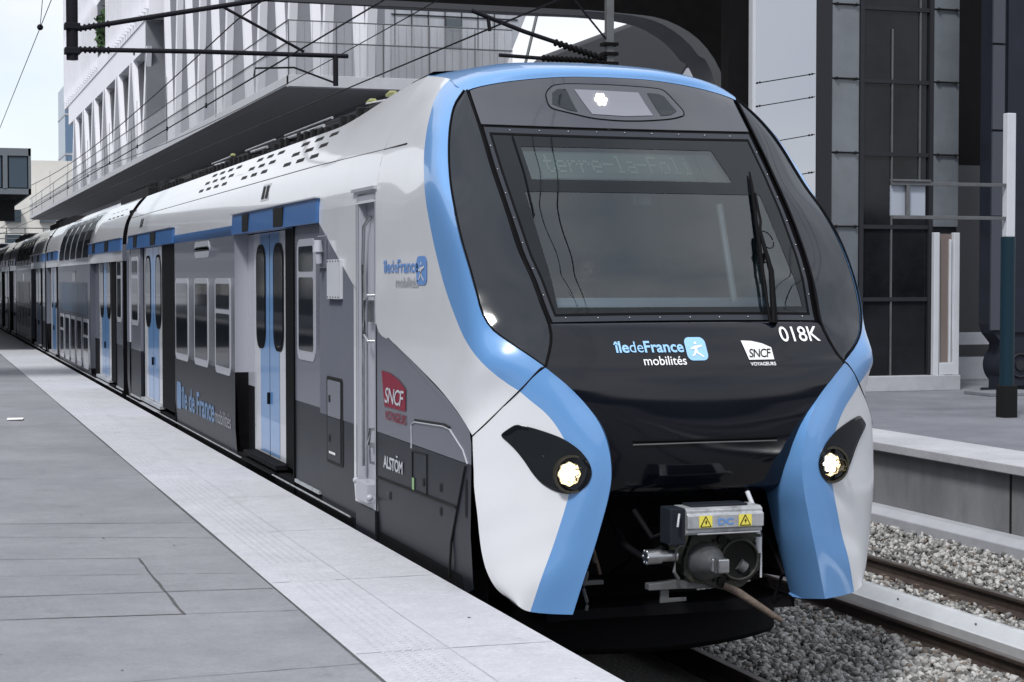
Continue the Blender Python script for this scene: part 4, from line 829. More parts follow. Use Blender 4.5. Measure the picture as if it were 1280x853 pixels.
for x, z, r in ((.30,1.13,.03),(.33,.84,.035)): 
    pts = [(XC+x+r*math.cos(a), 10.75, z+r*.8*math.sin(a)) for a in np.linspace(0, 2*math.pi, 17)]; b.tube(pts, .004, 5)
    b.tube([(XC+x-r, 10.75, z), (XC+x+r, 10.75, z)], .004, 5)
each('tap_handle', b, 'steel', T)
b = B(); b.tube([(XC-.70,10.72,1.18),(XC-.705,10.72,1.06),(XC-.71,10.72,1.02)], [.012,.014,.02], 8); obj('yellow_lever', b, 'yellow', T)
b = B(); pts = [(XC-.72+.012*math.sin(9*t), 10.75, .96-.3*t) for t in np.linspace(0, 1, 12)]; b.tube(pts, .012, 6); obj('safety_chain', b, 'galv', T)
b = B(); cy = 10.36
plate = [(-.26,1.02),(-.20,1.17),(-.10,1.20),(-.03,1.24),(.18,1.24),(.23,1.19),(.34,1.185),(.36,1.15),(.355,.93),(.30,.89),(.22,.83),(.12,.80),(.02,.82),(-.10,.86),(-.20,.87),(-.26,.92)]
plate = [(x*.86+.02, z*1.0-.0) for x, z in plate]
b.prism(plate, lambda u, v, t: (XC+u, t, v), cy, cy+.05)
b.tube([(XC+.04, cy+.05, 1.0), (XC+.04, 11.35, 1.0)], .15, 16)
cpl = obj('coupler', b, 'cast', T, bevel=.008)
b = B(); cx_, cz_ = XC-.065, 1.005
b.tube([(cx_, cy+.02, cz_), (cx_, cy-.04, cz_), (cx_, cy-.13, cz_-.0), (cx_, cy-.19, cz_)], [.125, .118, .085, .05], 28); obj('coupler_cone', b, mat('cone_steel', (.075,.08,.085), rough=.45, metal=.3, var=.25, vscale=12), cpl, smooth=35)
b = B(); b.box(cx_+.0, cx_+.075, cy-.215, cy-.13, cz_-.05, cz_+.04); b.box(cx_-.04, cx_-.02, cy-.2, cy-.13, cz_-.04, cz_+.045); obj('coupler_hook', b, 'steel', cpl, bevel=.012)
b = B(); ox, oz = XC+.17, 1.005; n = 32; rows = []
for r, y in ((.127, cy-.02), (.120, cy-.022), (.112, cy-.012), (.06, cy+.0-.004), (.0, cy-.003)): rows.append([(ox+r*math.cos(2*math.pi*k/n), y, oz+r*math.sin(2*math.pi*k/n)) for k in range(n+1)])
b.grid(rows); obj('coupler_cup', b, 'black', cpl, smooth=40)
b = B(); b.tube([(ox+.127*math.cos(a), cy-.022, oz+.127*math.sin(a)) for a in np.linspace(0, 2*math.pi, 33)], .009, 6); obj('cup_rim', b, 'cast', cpl, smooth=50)
b = B(); b.tube([(ox+.0, cy-.01, oz-.03), (ox+.04, cy-.012, oz-.06)], .04, 12); obj('cup_inner', b, 'galv', cpl, smooth=40)
b = B()
for x, z in ((.05,1.135),(.05,.87)): b.tube([(XC+x, cy-.02, z), (XC+x, cy, z)], .03, 16)
for x, z in ((-.0,1.13),(.10,1.13),(.0,.88),(.10,.88),(-.19,1.10),(-.19,.90),(.28,1.10),(.27,.93)): b.tube([(XC+x, cy-.012, z), (XC+x, cy, z)], .010, 8)
each('coupler_bolt', b, 'black', cpl, smooth=40)
b = B(); ex0, ex1 = XC-.25, XC+.27
prof = [(cy+.12,1.19),(cy-.06,1.19),(cy-.075,1.205),(cy-.075,1.225),(cy-.10,1.235),(cy-.10,1.315),(cy-.08,1.325),(cy-.08,1.345),(cy-.05,1.36),(cy+.12,1.36)]
b.prism([(p[0]-.06, p[1]) for p in prof], lambda u, v, t: (t, u, v), ex0, ex1); eb = obj('electric_box', b, 'alu', cpl, bevel=.003)
yy = cy-.163
for k, xx in enumerate((XC-.13, XC+.14)):
    b = B(); put(b, poly(rrect(xx-.045, xx+.045, 1.238, 1.314, .008)), lambda u, v: (u, yy, v)); st = obj('warning_sticker', b, 'yellow', eb, fix=False)
    b = B(); tri = [(xx-.036, 1.245), (xx+.036, 1.245), (xx, 1.310)]
    for i in range(3): p, q = tri[i], tri[(i+1) % 3]; b.tube([(p[0], yy-.001, p[1]), (q[0], yy-.001, q[1])], .0028, 5)
    put(b, poly([(xx+.006,1.292),(xx-.008,1.272),(xx+.0,1.272),(xx-.004,1.252),(xx+.010,1.278),(xx+.002,1.278)]), lambda u, v: (u, yy-.003, v)); obj('warning_symbol', b, 'black', st, fix=False)
t = text2d('DC', .055, .04, 0, 1.35); e = extent(t); b = B(); put(b, ([(p[0]-e[0]+XC-.045, p[1]+1.255) for p in t[0]], t[1]), lambda u, v: (u, yy-.001, v)); obj('lettering', b, 'bltext', eb, fix=False)
b = B(); b.box(ex0-.10, ex0, cy-.12, cy+.05, 1.13, 1.36); b.box(ex0+.05, ex1-.08, cy-.1, cy+.05, 1.36, 1.375); obj('box_housing', b, 'dark', cpl, bevel=.012)
b = B(); b.tube([(ex0+.06, cy-.165, 1.20), (ex1-.03, cy-.165, 1.20)], .006, 6); b.tube([(ex0-.05, cy-.14, 1.33), (ex0-.07, cy-.16, 1.25)], .008); b.tube([(XC-.46, cy+.02, 1.045), (XC-.36, cy+.02, 1.045)], .048, 16); b.tube([(XC-.36, cy+.02, 1.045), (XC-.25, cy+.02, 1.045)], .036, 16)
for k in range(6): a = k*math.pi/3; b.sphere((XC-.455, cy+.02+.04*math.cos(a), 1.045+.04*math.sin(a)), .012, 5)
obj('air_valve', b, 'steel', cpl, smooth=40)
b = B(); b.tube([(XC-.20,cy-.02,1.14),(XC-.27,cy-.03,1.10),(XC-.285,cy-.03,.95),(XC-.25,cy-.02,.90)], .013, 8); b.prism([(-.40,.83),(-.40,.87),(-.20,.885),(.10,.86),(.10,.82),(-.2,.83)], lambda u, v, t: (XC+u-.03, t, v), cy+.03, cy+.10); b.prism([(-.34,.74),(-.34,.83),(-.28,.83),(-.28,.77),(-.16,.77),(-.16,.745)], lambda u, v, t: (XC+u+.0, t, v), cy+.06, cy+.08); obj('coupler_bracket', b, 'galv', cpl, bevel=.004)
b = B(); b.tube([(XC+.31,cy,1.14),(XC+.31,cy,1.04)], .024, 10); b.tube([(XC+.31,cy,1.16),(XC+.30,cy+.02,1.3),(XC+.28,cy+.1,1.42)], .015, 8); b.tube([(XC+.33,cy,1.04),(XC+.33,cy,.88)], .007, 6); obj('hose_joint', b, 'wframe', cpl, smooth=40)
b = B(); b.tube([(XC+.06,cy-.02,.845),(XC+.15,cy-.06,.80),(XC+.36,cy-.15,.65),(XC+.40,cy-.17,.625)], [.022,.026,.020,.012], 10); obj('release_rod', b, 'rust', cpl, smooth=50)
b = B(); b.tube([(XC-.26,cy+.05,1.20),(XC-.38,cy+.1,1.15),(XC-.42,cy+.3,1.3)], .02, 8); b.tube([(XC-.3,cy+.05,1.1),(XC-.42,cy+.15,1.02),(XC-.5,cy+.4,1.1)], .025, 8); each('cable', b, 'rubber', cpl, smooth=50)

for pts, r, m in (([(-.50,11.2,1.35),(-.46,10.85,1.15),(-.40,10.75,1.0),(-.44,11.0,.85)], .018, 'rubber'), ([(.42,11.2,1.4),(.44,10.8,1.2),(.40,10.7,1.0),(.45,11.0,.82)], .018, 'rubber'), ([(.52,11.2,1.3),(.53,10.8,1.12),(.50,10.8,.95),(.55,11.1,.85)], .014, 'galv'), ([(-.58,11.2,1.2),(-.60,10.9,1.0),(-.56,10.9,.86)], .012, 'rust')):
    b = B(); b.tube([(XC+x, y, z) for x, y, z in spline(pts, 12)], r, 8); b.tube([(XC+pts[1][0], pts[1][1], pts[1][2]-.02), (XC+pts[1][0]+.004, pts[1][1]-.003, pts[1][2]-.06)], r*1.6, 8); obj('air_hose', b, m, T, smooth=50)
b = B(); b.box(XC+.36, XC+.41, 10.72, 10.76, .98, 1.12); b.box(XC-.66, XC-.56, 10.9, 10.95, 1.18, 1.2); b.box(XC-.9, XC-.55, 10.86, 10.9, .80, .83); each('mounting_bracket', b, 'galv', T, bevel=.004)
# ---- driver
def skinned(name, pts, edges, radii, material, parent, extra=None, sub=2):
    me = bpy.data.meshes.new(name); off = root_loc(parent); me.from_pydata([tuple(Vector(p)-off) for p in pts], edges, [])
    o = bpy.data.objects.new(name, me); scn.collection.objects.link(o)
    md = o.modifiers.new('s', 'SKIN'); me.skin_vertices[0].data[0].use_root = True
    for i, r in enumerate(radii): me.skin_vertices[0].data[i].radius = (r, r) if not isinstance(r, tuple) else r
    o.modifiers.new('d', 'SUBSURF').levels = sub; bpy.context.view_layer.update()
    m2 = bpy.data.meshes.new_from_object(o.evaluated_get(bpy.context.evaluated_depsgraph_get())); bpy.data.objects.remove(o)
    b = B(); b.add([v.co[:] for v in m2.vertices], [tuple(p.vertices) for p in m2.polygons])
    if extra: extra(b, off)
    m3 = bpy.data.meshes.new(name); m3.from_pydata(b.v, [], b.f); return fin(name, m3, material, parent, smooth=60)
dx_, dy_ = XC-.30, 11.86
pr = thing('person', 'bearded dark-haired train driver in a dark jacket seated behind the windshield', 'person', (dx_, dy_, 1.6))
J = [(dx_,dy_+.15,2.08),(dx_,dy_+.14,2.30),(dx_,dy_+.10,2.52),(dx_,dy_+.06,2.66),(dx_,dy_+.03,2.72),(dx_,dy_,2.83),
     (dx_-.19,dy_+.08,2.58),(dx_-.25,dy_-.10,2.36),(dx_-.20,dy_-.38,2.38),(dx_-.18,dy_-.48,2.40),
     (dx_+.19,dy_+.08,2.58),(dx_+.25,dy_-.10,2.36),(dx_+.20,dy_-.38,2.38),(dx_+.18,dy_-.48,2.40),
     (dx_-.10,dy_-.30,2.10),(dx_-.11,dy_-.36,1.72),(dx_-.11,dy_-.5,1.66),(dx_+.10,dy_-.30,2.10),(dx_+.11,dy_-.36,1.72),(dx_+.11,dy_-.5,1.66)]
E_ = [(0,1),(1,2),(2,3),(3,4),(4,5),(2,6),(6,7),(7,8),(8,9),(2,10),(10,11),(11,12),(12,13),(0,14),(14,15),(15,16),(0,17),(17,18),(18,19)]
RR = [.14,.13,.15,.07,.055,.085,.065,.048,.035,.028,.065,.048,.035,.028,.085,.055,.04,.085,.055,.04]
def face(b, off):
    o = Vector((dx_, dy_, 2.84))-off
    b.sphere(o, .10, 12, sq=(.80, .95, 1.20)); b.sphere(o+Vector((0,-.095,-.012)), .017, 6, sq=(.8,1,1.5)); b.sphere(o+Vector((.083,.0,-.01)), .022, 6, sq=(.4,.8,1.3)); b.sphere(o+Vector((-.083,.0,-.01)), .022, 6, sq=(.4,.8,1.3)); b.sphere(o+Vector((0,-.055,-.08)), .03, 8)
    for s in sgn:   # five bent fingers on the desk
        w = Vector((dx_+s*.18, dy_-.48, 2.40))-off; b.sphere(w+Vector((0,-.04,0)), .045, 8, sq=(.9,1,.45))
        for k in range(4): f = w+Vector(((-.03+.02*k), -.075, .004)); b.tube([f, f+Vector((0,-.035+.004*abs(k-1.5),.008)), f+Vector((0,-.06+.006*abs(k-1.5),-.012))], [.009,.008,.006], 6)
        f = w+Vector((-s*.04,-.03,0)); b.tube([f, f+Vector((-s*.02,-.03,0)), f+Vector((-s*.02,-.055,-.005))], [.010,.009,.007], 6)
body = skinned('body', J, E_, RR, 'skin', pr, face)
b = B(); o = Vector((dx_, dy_, 2.84)); b.sphere(o+Vector((0,.006,.040)), .110, 12, sq=(.86,.98,1.08)); b.v = [v if not (v[1] < dy_-.055 and v[2] < 2.915) else (v[0], dy_-.03, v[2]) for v in b.v]; obj('hair', b, 'hair', pr, smooth=60)
b = B(); b.sphere(o+Vector((0,-.046,-.076)), .068, 10, sq=(1.0,.88,.72)); obj('beard', b, 'hair', pr, smooth=60)
b = B()
for s in sgn: b.sphere(o+Vector((s*.032,-.085,.012)), .012, 6, sq=(1.2,.6,.7))
each('eye', b, 'black', pr, smooth=60)
b = B(); b.tube([o+Vector((-.03,-.103,-.055)), o+Vector((.03,-.103,-.055))], .006, 6); obj('mouth', b, mat('lips', (.10,.05,.045)), pr)
skinned('jacket', J[:4]+J[6:9]+J[10:13]+[J[0]], [(0,1),(1,2),(2,3),(2,4),(4,5),(5,6),(2,7),(7,8),(8,9)], [.155,.145,.17,.085,.08,.062,.048,.08,.062,.048,.01], 'cloth', pr)

# ---- following double-deck cars (built once, copied)
DD = [(1.43,3.10),(1.415,3.38),(1.36,3.66),(1.25,3.92),(1.05,4.16),(.72,4.36),(.35,4.43),(0,4.45)]
EN = [(1.43,3.10),(1.43,3.38),(1.405,3.60),(1.35,3.80),(1.24,3.98),(1.09,4.165),(.6,4.17),(0,4.18)]
def dome(y):  # 0 at the car ends, 1 on the double deck
    f = lambda a, c: min(max((y-a)/(c-a), 0), 1); t = min(f(4.7, 6.3), 1-f(13.3, 14.6)); return t*t*(3-2*t)
def dprof(y, n=24): t = dome(y); return spline([(e_[0]+(d_[0]-e_[0])*t, e_[1]+(d_[1]-e_[1])*t) for e_, d_ in zip(EN, DD)], n)
Y2 = 30.95
car = thing('train_car', 'second train car, double-deck with curved upper windows, coupled behind the cab car', 'train car', (XC, Y2, 0), 'double-deck train cars')
b = B(); ys = sorted(set(np.round(np.r_[0.05, np.linspace(4.6, 6.4, 8), np.linspace(13.2, 14.7, 7), 18.45], 3)))
for s in sgn: b.grid([[(XC+s*w, Y2+y, z) for w, z in dprof(y)] for y in ys])
obj('roof_shell', b, 'white', car, smooth=40)
b = B()
for yv in (ys[0], ys[-1]): b.add([(XC+s*w*.999, Y2+yv+(.002 if yv < 1 else -.002), z) for s, pp in ((-1, dprof(yv)), (1, dprof(yv)[::-1])) for w, z in pp], [tuple(range(48))]); b.box(XC-1.425, XC+1.425, Y2+(.03 if yv < 1 else 18.46), Y2+(.045 if yv < 1 else 18.475), .5, 3.1)
each('end_wall', b, 'rubber', car)
slab_side(car, [(.05, .11, bands), (6.0, 14.3, [(.42, 1.0, 0), (1.0, 3.10, 1)]), (18.3, 18.45, bands)], y0=Y2, cm=1)
b = B(); sidep(b, rect(.05, 18.45, .42, 3.1), 0, 1, 0, Y2); obj('far_side', b, 'grey', car)
b = B(); b.box(XC-1.3, XC+1.3, Y2+.1, Y2+18.4, .15, .6); b.box(XL+.02, XL+.2, Y2+.05, Y2+18.45, .35, .88); obj('underframe', b, 'under', car)
b = B(); b.tube([(XL-.02, Y2+.1, .86), (XL-.02, Y2+18.4, .86)], .010, 6); obj('sill_trim', b, 'alu', car)
b = B(); b.box(XL+.25, XL+.27, Y2+.1, Y2+18.4, .5, 3.45); obj('door_recess', b, 'rubber', car)
door_bay(car, 1.2, 6.0, 2.45, 4.75, near=(.12, 1.18), y0=Y2, dep=.07, pm='grey')
door_bay(car, 14.35, 18.3, 15.5, 17.7, y0=Y2, dep=.07, pm='grey')
def dcurve(y, z, o):
    p = dprof(y-Y2); zs = [q[1] for q in p]; w = float(np.interp(z, zs[:20], [q[0] for q in p][:20])); return (XC-(w+o), y, z)
for k in range(5):
    ya = 6.35+1.56*k
    window(car, ya-.1, ya+1.34, 3.16, 4.16, None, y0=Y2, curve=dcurve, name='upper_window', fw=.05, pane='uglass')
    window(car, ya, ya+1.16, .95, 1.98, 1.62 if k in (0, 4) else None, y0=Y2, name='lower_window', fw=.06)
b = B(); put(b, poly(rrect(9.3, 10.1, 2.75, 2.98, .04)), lambda u, v: (XL-.006, u+Y2, v)); obj('side_display', b, 'dglass', car, fix=False)
M['bandgloss'] = mat('blue_grey_reflection', (.07, .10, .15), rough=.3, coat=.1, var=.35, vscale=.9, stretch=(1, 1.4, .5))
b = B(); put(b, poly(rect(6.6, 13.9, 2.06, 2.72)), lambda u, v: (XL-.004, u+Y2, v)); obj('reflection_band', b, 'bandgloss', car, fix=False)  # bluish reflection painted as a band on the grey side
b = B()
for k in range(3):
    for j in range(4): y = Y2+.9+j*.7+.1*k; z = 4.10-.095*k; b.add([(XC-(pw(z)+.01), y, z-.014), (XC-(pw(z)+.01), y+.42, z-.014), (XC-(pw(z+.02)+.012), y+.46, z+.014), (XC-(pw(z+.02)+.012), y+.04, z+.014)], [(0,1,2,3)])
each('roof_louvre', b, 'black', car, fix=False)
b = B(); b.box(XC-.98, XC+.95, Y2+.1, Y2+4.4, 4.15, 4.36); b.box(XC-.98, XC+.95, Y2+14.9, Y2+18.4, 4.15, 4.38); b.box(XC-.8, XC-.3, Y2-.6, Y2+.2, 4.2, 4.45)
for k in range(9): b.tube([(XC-.8, Y2+.6+.4*k, 4.3), (XC-.8, Y2+.6+.4*k, 4.48)], .05)
each('roof_equipment', b, 'roofeq', car, bevel=.01)
b = B(); b.box(XC-1.30, XC+1.30, Y2-.62, Y2+.1, .9, 3.95); obj('gangway_bellows', b, 'rubber', car)
for k, lab in enumerate(('third train car, double-deck, beyond the second', 'fourth train car, double-deck, half way to the far end', 'fifth train car, double-deck, dim in the shade', 'last visible train car at the far left, almost black')):
    dup(car, (XC, Y2+18.95*(k+1), 0), lab)

# ================================================================ OVERHEAD LINE
yf = 26.5
wires = []
def wire(label, pts, r):
    b = B(); b.tube(pts, r, 6); return tag(obj('contact_wire', b, 'mast', None), label, 'overhead wire')
wire('lower contact wire above the train running to its roof line', [(XC, y, 5.76) for y in (-60, 10, 26.5, 180)], [.006, .007, .012, .014])
sag = lambda y, z0, d: z0-d*math.sin(math.pi*((y-26.5) % 54)/54)
wire('upper messenger wire above the train hanging from the left cantilever', [(XC, y, sag(y, 6.82, .35)) for y in range(-60, 181, 4)], [.006 if y < 14 else .011 for y in range(-60, 181, 4)])
wire('contact wire of the empty track passing over the train nose', [(8.5-(y-26.5)*.02, y, 6.66-.004*(y-26.5)) for y in (-60, 26.5, 180)], .014)
wire('messenger wire of the empty track, above its contact wire', [(8.5-(y-26.5)*.02, y, sag(y, 7.55, .35)) for y in range(-60, 181, 4)], .010)
SW = [(2.68, 88, 6.70), (3.13, 70, 8.45), (3.64, 50, 10.40), (3.84, 42, 11.18)]
wire('thin sagging wire crossing the sky over the near platform', spline(SW, 24), .012)
wire('second thin wire joining the sagging one over the near platform', [(3.54, 53.67, 10.04), (3.39, 50, 10.55), (3.2, 45, 11.2)], .010)
b = B(); b.sphere((3.54, 53.67, 10.04), .09, 8); tag(obj('wire_clamp', b, 'mast'), 'small clamp where two thin wires meet in the sky', 'clamp')
first = None
for k, y in enumerate([9, 18, 31, 36, 41, 47, 53, 60, 68, 76]):
    if first is None:
        t = thing('dropper', 'thin vertical dropper between messenger and contact wire', 'dropper', (XC, y, 5.76), 'droppers of the overhead line')
        b = B(); b.tube([(XC, y, 5.76), (XC, y, 6.78)], .005, 5); obj('dropper_rod', b, 'mast', t); b = B(); b.box(XC-.015, XC+.015, y-.03, y+.03, 5.72, 5.80); obj('dropper_clamp', b, 'mast', t); first = t
    else: dup(first, (XC, y, 5.76))
# left cantilever
ct = thing('catenary_support', 'black steel cantilever on a drop post over the near track, upper left', 'catenary support', (2.19, yf, 6.0))
b = B(); b.tube([(2.19,yf,5.92),(2.19,yf,9)], .085, 10); obj('drop_post', b, 'mast', ct, smooth=50)
b = B(); b.box(3.05+.0, 3.07, yf-.02, yf+.02, 6.02, 6.12); b.tube([(2.24,yf,6.36),(3.4,yf,6.60),(4.79,yf,6.88),(5.2,yf,6.97)], .036, 8); b.tube([(2.24,yf,6.07),(4.0,yf,6.11),(6.22,yf,6.13)], .034, 8); b.tube([(4.3,yf,6.80),(5.55,yf,6.17)], .022, 8); b.tube([(6.03,yf,6.13),(6.03,yf,5.68)], .04, 8); b.tube([(6.03,yf,5.72),(5.4,yf,5.93),(4.82,yf,5.90),(4.80,yf,5.78)], .015, 8); obj('cantilever_tube', b, 'mast', ct, smooth=50)
def ribbed(p0, p1, n, r0, r1):
    b = B(); p0, p1 = Vector(p0), Vector(p1); pts, rs = [], []
    for q in range(n*4+1): pts.append(p0.lerp(p1, q/(n*4))); rs.append(r1 if q % 4 in (1, 2) else r0)
    b.tube(pts, rs, 12); return b
for z, dz in ((6.37, .09), (6.07, .01)): obj('insulator', ribbed((2.28, yf, z), (2.74, yf, z+dz), 7, .03, .052), 'mast', ct, smooth=30)
for z in (6.0, 6.35): b = B(); b.box(2.08, 2.30, yf-.10, yf+.10, z, z+.09); obj('post_clamp', b, 'mast', ct, bevel=.01)
# right mast with two arms
mt = thing('catenary_mast', 'grey steel catenary mast with insulated arms rising behind the train nose', 'catenary mast', (10.42, yf, ZP))
b = B(); b.box(10.36, 10.48, yf-.06, yf+.06, -.2, 9.5); obj('mast_post', b, 'galv', mt, bevel=.01)
b = B(); b.tube([(10.38,yf,6.24),(9.0,yf,6.62),(8.16,yf,6.90)], .035, 8); b.tube([(10.36,yf,6.20),(9.2,yf,6.22),(8.6,yf,6.24)], .03, 8); b.tube([(8.42,yf,6.82),(8.45,yf,6.6)], .03, 8); b.tube([(10.42,yf,6.5),(9.6,yf,7.4),(8.9,yf,7.9)], .016, 6); obj('mast_arm', b, 'mast', mt, smooth=50)
obj('insulator', ribbed((9.5, yf, 6.475), (10.3, yf, 6.255), 10, .035, .06), 'portal', mt, smooth=30); obj('insulator', ribbed((9.3, yf, 6.22), (10.2, yf, 6.205), 12, .035, .055), 'portal', mt, smooth=30)
for z in (6.15, 6.3, 6.45): b = B(); b.box(10.30, 10.54, yf-.1, yf+.1, z, z+.05); obj('post_clamp', b, 'portal', mt)

# ================================================================ STATION STRUCTURES
# black portal with an arched opening
pt = thing('station_bridge', 'black steel bridge across the tracks with a rounded arch at its right end', 'bridge', (12, 34, ZP))
arc = spline([(8.6,8.17),(11.5,8.17),(13.6,8.16),(14.6,8.06),(15.3,7.72),(15.75,7.2),(15.98,6.5),(16.02,5.5),(16.02,4.5)], 40)
outer = [(8.6,8.17)]+arc[1:]+[(16.02,ZP),(23.5,ZP),(23.5,12.5),(8.6,12.5)]
b = B(); b.prism(outer, lambda u, v, t: (u, t, v), 34, 34.8); b.box(-6, 8.6, 34, 34.8, 8.17, 12.5); obj('girder', b, 'portal', pt)
b = B(); r2_ = [(x-.20*min(1, max(0, (x-13.8)/1.8)), z-.02-.14*min(1, max(0, (x-13.8)/1.8))*(z > 7.5)) for x, z in arc]
rows = [[(x, yv, z) for x, z in c] for c, yv in ((arc, 33.97), (r2_, 33.97), (r2_, 34.9), (arc, 34.9))]
b.grid(rows); obj('arch_rim', b, 'rim', pt, smooth=40)
b = B(); b.box(-6, 12.8, 33.9, 34.0, 8.06, 8.17); obj('lower_flange', b, 'shell', pt)
# sloping grey roof volume seen through the arch
b = B(); q = lambda u, v, t: (u, t, v)
b.prism([(15.06,7.3),(15.06,8.1),(15.39,8.38),(15.72,8.66),(18.6,9.78),(22,9.95),(22,8.75),(20.6,8.75),(19.54,8.39),(19.27,7.96),(19.1,7.3)], q, 44, 45)
tag(obj('station_roof', b, 'shell', bevel=.1), 'grey angular station roof volume seen through the arch', 'roof')
b = B(); b.box(29.8, 40, 70, 71, ZP, 14); wb = tag(obj('office_facade', b, 'bpanel'), 'pale blue-grey facade glimpsed through the right of the arch', 'building')
# glazed lift tower
tw = thing('lift_tower', 'dark glazed lift tower with tinted side panels on the far platform', 'lift tower', (15.7, 28.15, ZP)); yt = 28.15
b = B(); b.box(14.92, 15.23, yt-.02, yt+.3, ZP+.15, 13); b.box(15.23, 17.79, yt+.06, yt+4, ZP+.15, 13); b.box(15.78, 15.86, yt-.03, yt+.1, ZP+.2, 13); b.box(17.17, 17.25, yt-.03, yt+.1, ZP+.2, 13)
for k in range(-1, 4): b.box(15.86, 17.17, yt-.01, yt+.08, 6.24-1.28*k, 6.31-1.28*k)
obj('tower_frame', b, 'tdark', tw)
for k in range(6):
    z1 = 8.86-1.29*k; z0_ = max(z1-1.26, ZP+.25)
    for a, c in ((15.235, 15.77), (17.26, 17.78)):
        if z1 < 3.8 and a > 17: continue
        b = B(); b.box(a, c, yt, yt+.05, z0_, z1); p_ = obj('glass_panel', b, 'panel', tw)
        b = B(); b.tube([(a+.04, yt-.03, z1+.015), (c-.04, yt-.03, z1+.015)], .018, 6); b.sphere((a+.08, yt-.04, z1+.015), .03, 6); b.sphere((c-.08, yt-.04, z1+.015), .03, 6); obj('panel_clamp', b, 'black', p_)
b = B(); b.box(15.86, 17.17, yt+.03, yt+.05, ZP+.25, 12); obj('tower_window', b, 'wglass', tw)
b = B(); b.box(16.42, 16.45, yt-.0, yt+.03, 5.0, 7.2); b.box(16.98, 17.01, yt+.0, yt+.03, 4.2, 8.4); b.box(16.42, 16.45, yt-.0, yt+.03, 1.0, 5.0, ); each('window_bar', b, 'galv', tw)
b = B(); b.box(15.1, 17.75, yt-.18, yt+.2, ZP, ZP+.27); obj('tower_plinth', b, 'plinth', tw, bevel=.01)
b = B(); b.box(17.22, 17.33, yt-.14, yt-.04, ZP+.27, 3.62); b.box(17.62, 17.74, yt-.14, yt-.04, ZP+.27, 3.62); b.box(17.33, 17.62, yt-.14, yt-.04, ZP+.27, 1.20+.1); b.box(17.56, 17.60, yt-.1, yt-.05, 1.3, 3.5); fr_ = obj('door_frame', b, 'wframe', tw, bevel=.01)
b = B(); b.box(17.33, 17.62, yt-.06, yt-.02, 1.3, 3.6); obj('door_panel', b, 'brown', fr_)
# mirror-glass screen left of the tower
mg = thing('glass_screen', 'tall mirror-glass screen reflecting the bright sky beside the lift tower', 'glass screen', (14.3, 28.1, ZP))
b = B(); b.add([(13.72, 28.1, ZP), (14.90, 28.1, ZP), (14.90, 28.1, 12), (13.72, 28.1, 12)], [(0,1,2,3)]); obj('mirror_pane', b, 'mirror', mg, solid=.02)
for z in (8.3, 6.15, 5.75, 5.1, 4.45):  # tilted bars stand in for catenary frames reflected in the mirror
    b = B(); b.tube([(13.76, 28.06, z), (14.86, 28.06, z+.20)], .009, 6); b.sphere((13.8, 28.05, z+.01), .02, 6); b.sphere((14.80, 28.05, z+.19), .02, 6); obj('reflected_bar', b, 'black', mg)
b = B(); b.box(13.66, 13.72, 28.05, 28.2, ZP, 12); obj('screen_edge', b, 'wframe', mg)
b = B(); b.box(13.28, 13.66, 28.2, 28.5, ZP, 12.5); b.box(14.9, 15.25, 28.3, 30, ZP, 12); tag(obj('pier', b, 'portal'), 'black pier between the arch and the mirror glass', 'pier')
# hinged steel column
cl = thing('steel_column', 'wide blue-black steel column standing on a round pin bearing', 'column', (18.35, 27.37, ZP))
b = B(); b.box(18.17, 18.95, 27.2, 27.7, 1.85, 13); b.prism([(17.95,1.85),(18.17,1.60),(18.17,13),(17.90,13),(17.90,2.0)], lambda u, v, t: (u, t, v), 27.25, 27.65); obj('column_shaft', b, 'col', cl, bevel=.01)
b = B(); b.tube([(18.42, 27.15, 1.28), (18.42, 27.75, 1.28)], .36, 32); b.box(18.12, 18.75, 27.25, 27.65, ZP, 1.9); b.box(18.05, 18.9, 27.1, 27.8, ZP, ZP+.05); bs = obj('pin_bearing', b, 'col', cl, smooth=30)
b = B(); rr_ = [(18.42+r*math.cos(a), 27.13, 1.28+r*math.sin(a)) for r in (.2,) for a in np.linspace(0, 6.283, 33)]; b.tube(rr_, .018, 6); b.tube([(18.42, 27.12, 1.28), (18.42, 27.2, 1.28)], .09, 20); obj('pin_cap', b, 'tdark', bs, smooth=40)
b = B()
for z0_, z1 in ((6.9, 9), (5.4, 6.86), (3.9, 5.36), (1.9, 3.86)): b.box(17.86, 18.1, 27.20, 27.24, z0_, z1)
obj('side_cladding', b, mat('column_cladding', (.04,.045,.06), rough=.5), cl)
b = B(); b.box(17.2, 18.3, 26.2, 27.0, ZP, ZP+.06); tag(obj('plinth_slab', b, 'slab2', bevel=.01), 'low concrete slab at the foot of the steel column', 'slab')
# sign on a pole
sp = thing('platform_sign', 'blank pale sign panel on two arms of a silver and dark teal pole', 'sign', (14.85, 22.19, ZP))
b = B(); b.box(14.78, 14.92, 22.13, 22.25, 3.39, 5.15); obj('pole', b, 'wframe', sp, bevel=.01)
b = B(); b.tube([(14.85,22.2,1.2),(14.85,22.2,3.39)], .105, 16); obj('lower_pole', b, 'teal', sp, smooth=50)
b = B(); b.box(14.74, 14.96, 22.09, 22.31, ZP, 1.27); obj('pole_base', b, 'black', sp, bevel=.01)
b = B(); b.box(12.94, 14.79, 22.15, 22.20, 4.10, 4.15); b.box(12.96, 14.79, 22.15, 22.20, 3.63, 3.68); b.box(13.17, 13.22, 22.15, 22.20, 3.68, 4.10); b.box(12.94, 13.55, 22.13, 22.22, 4.15, 4.18); obj('sign_arm', b, 'galv', sp, bevel=.004)
b = B(); b.box(12.96, 13.50, 22.21, 22.25, 3.68, 4.10); obj('sign_panel', b, mat('sign_back', (.30,.33,.39), rough=.4), sp)
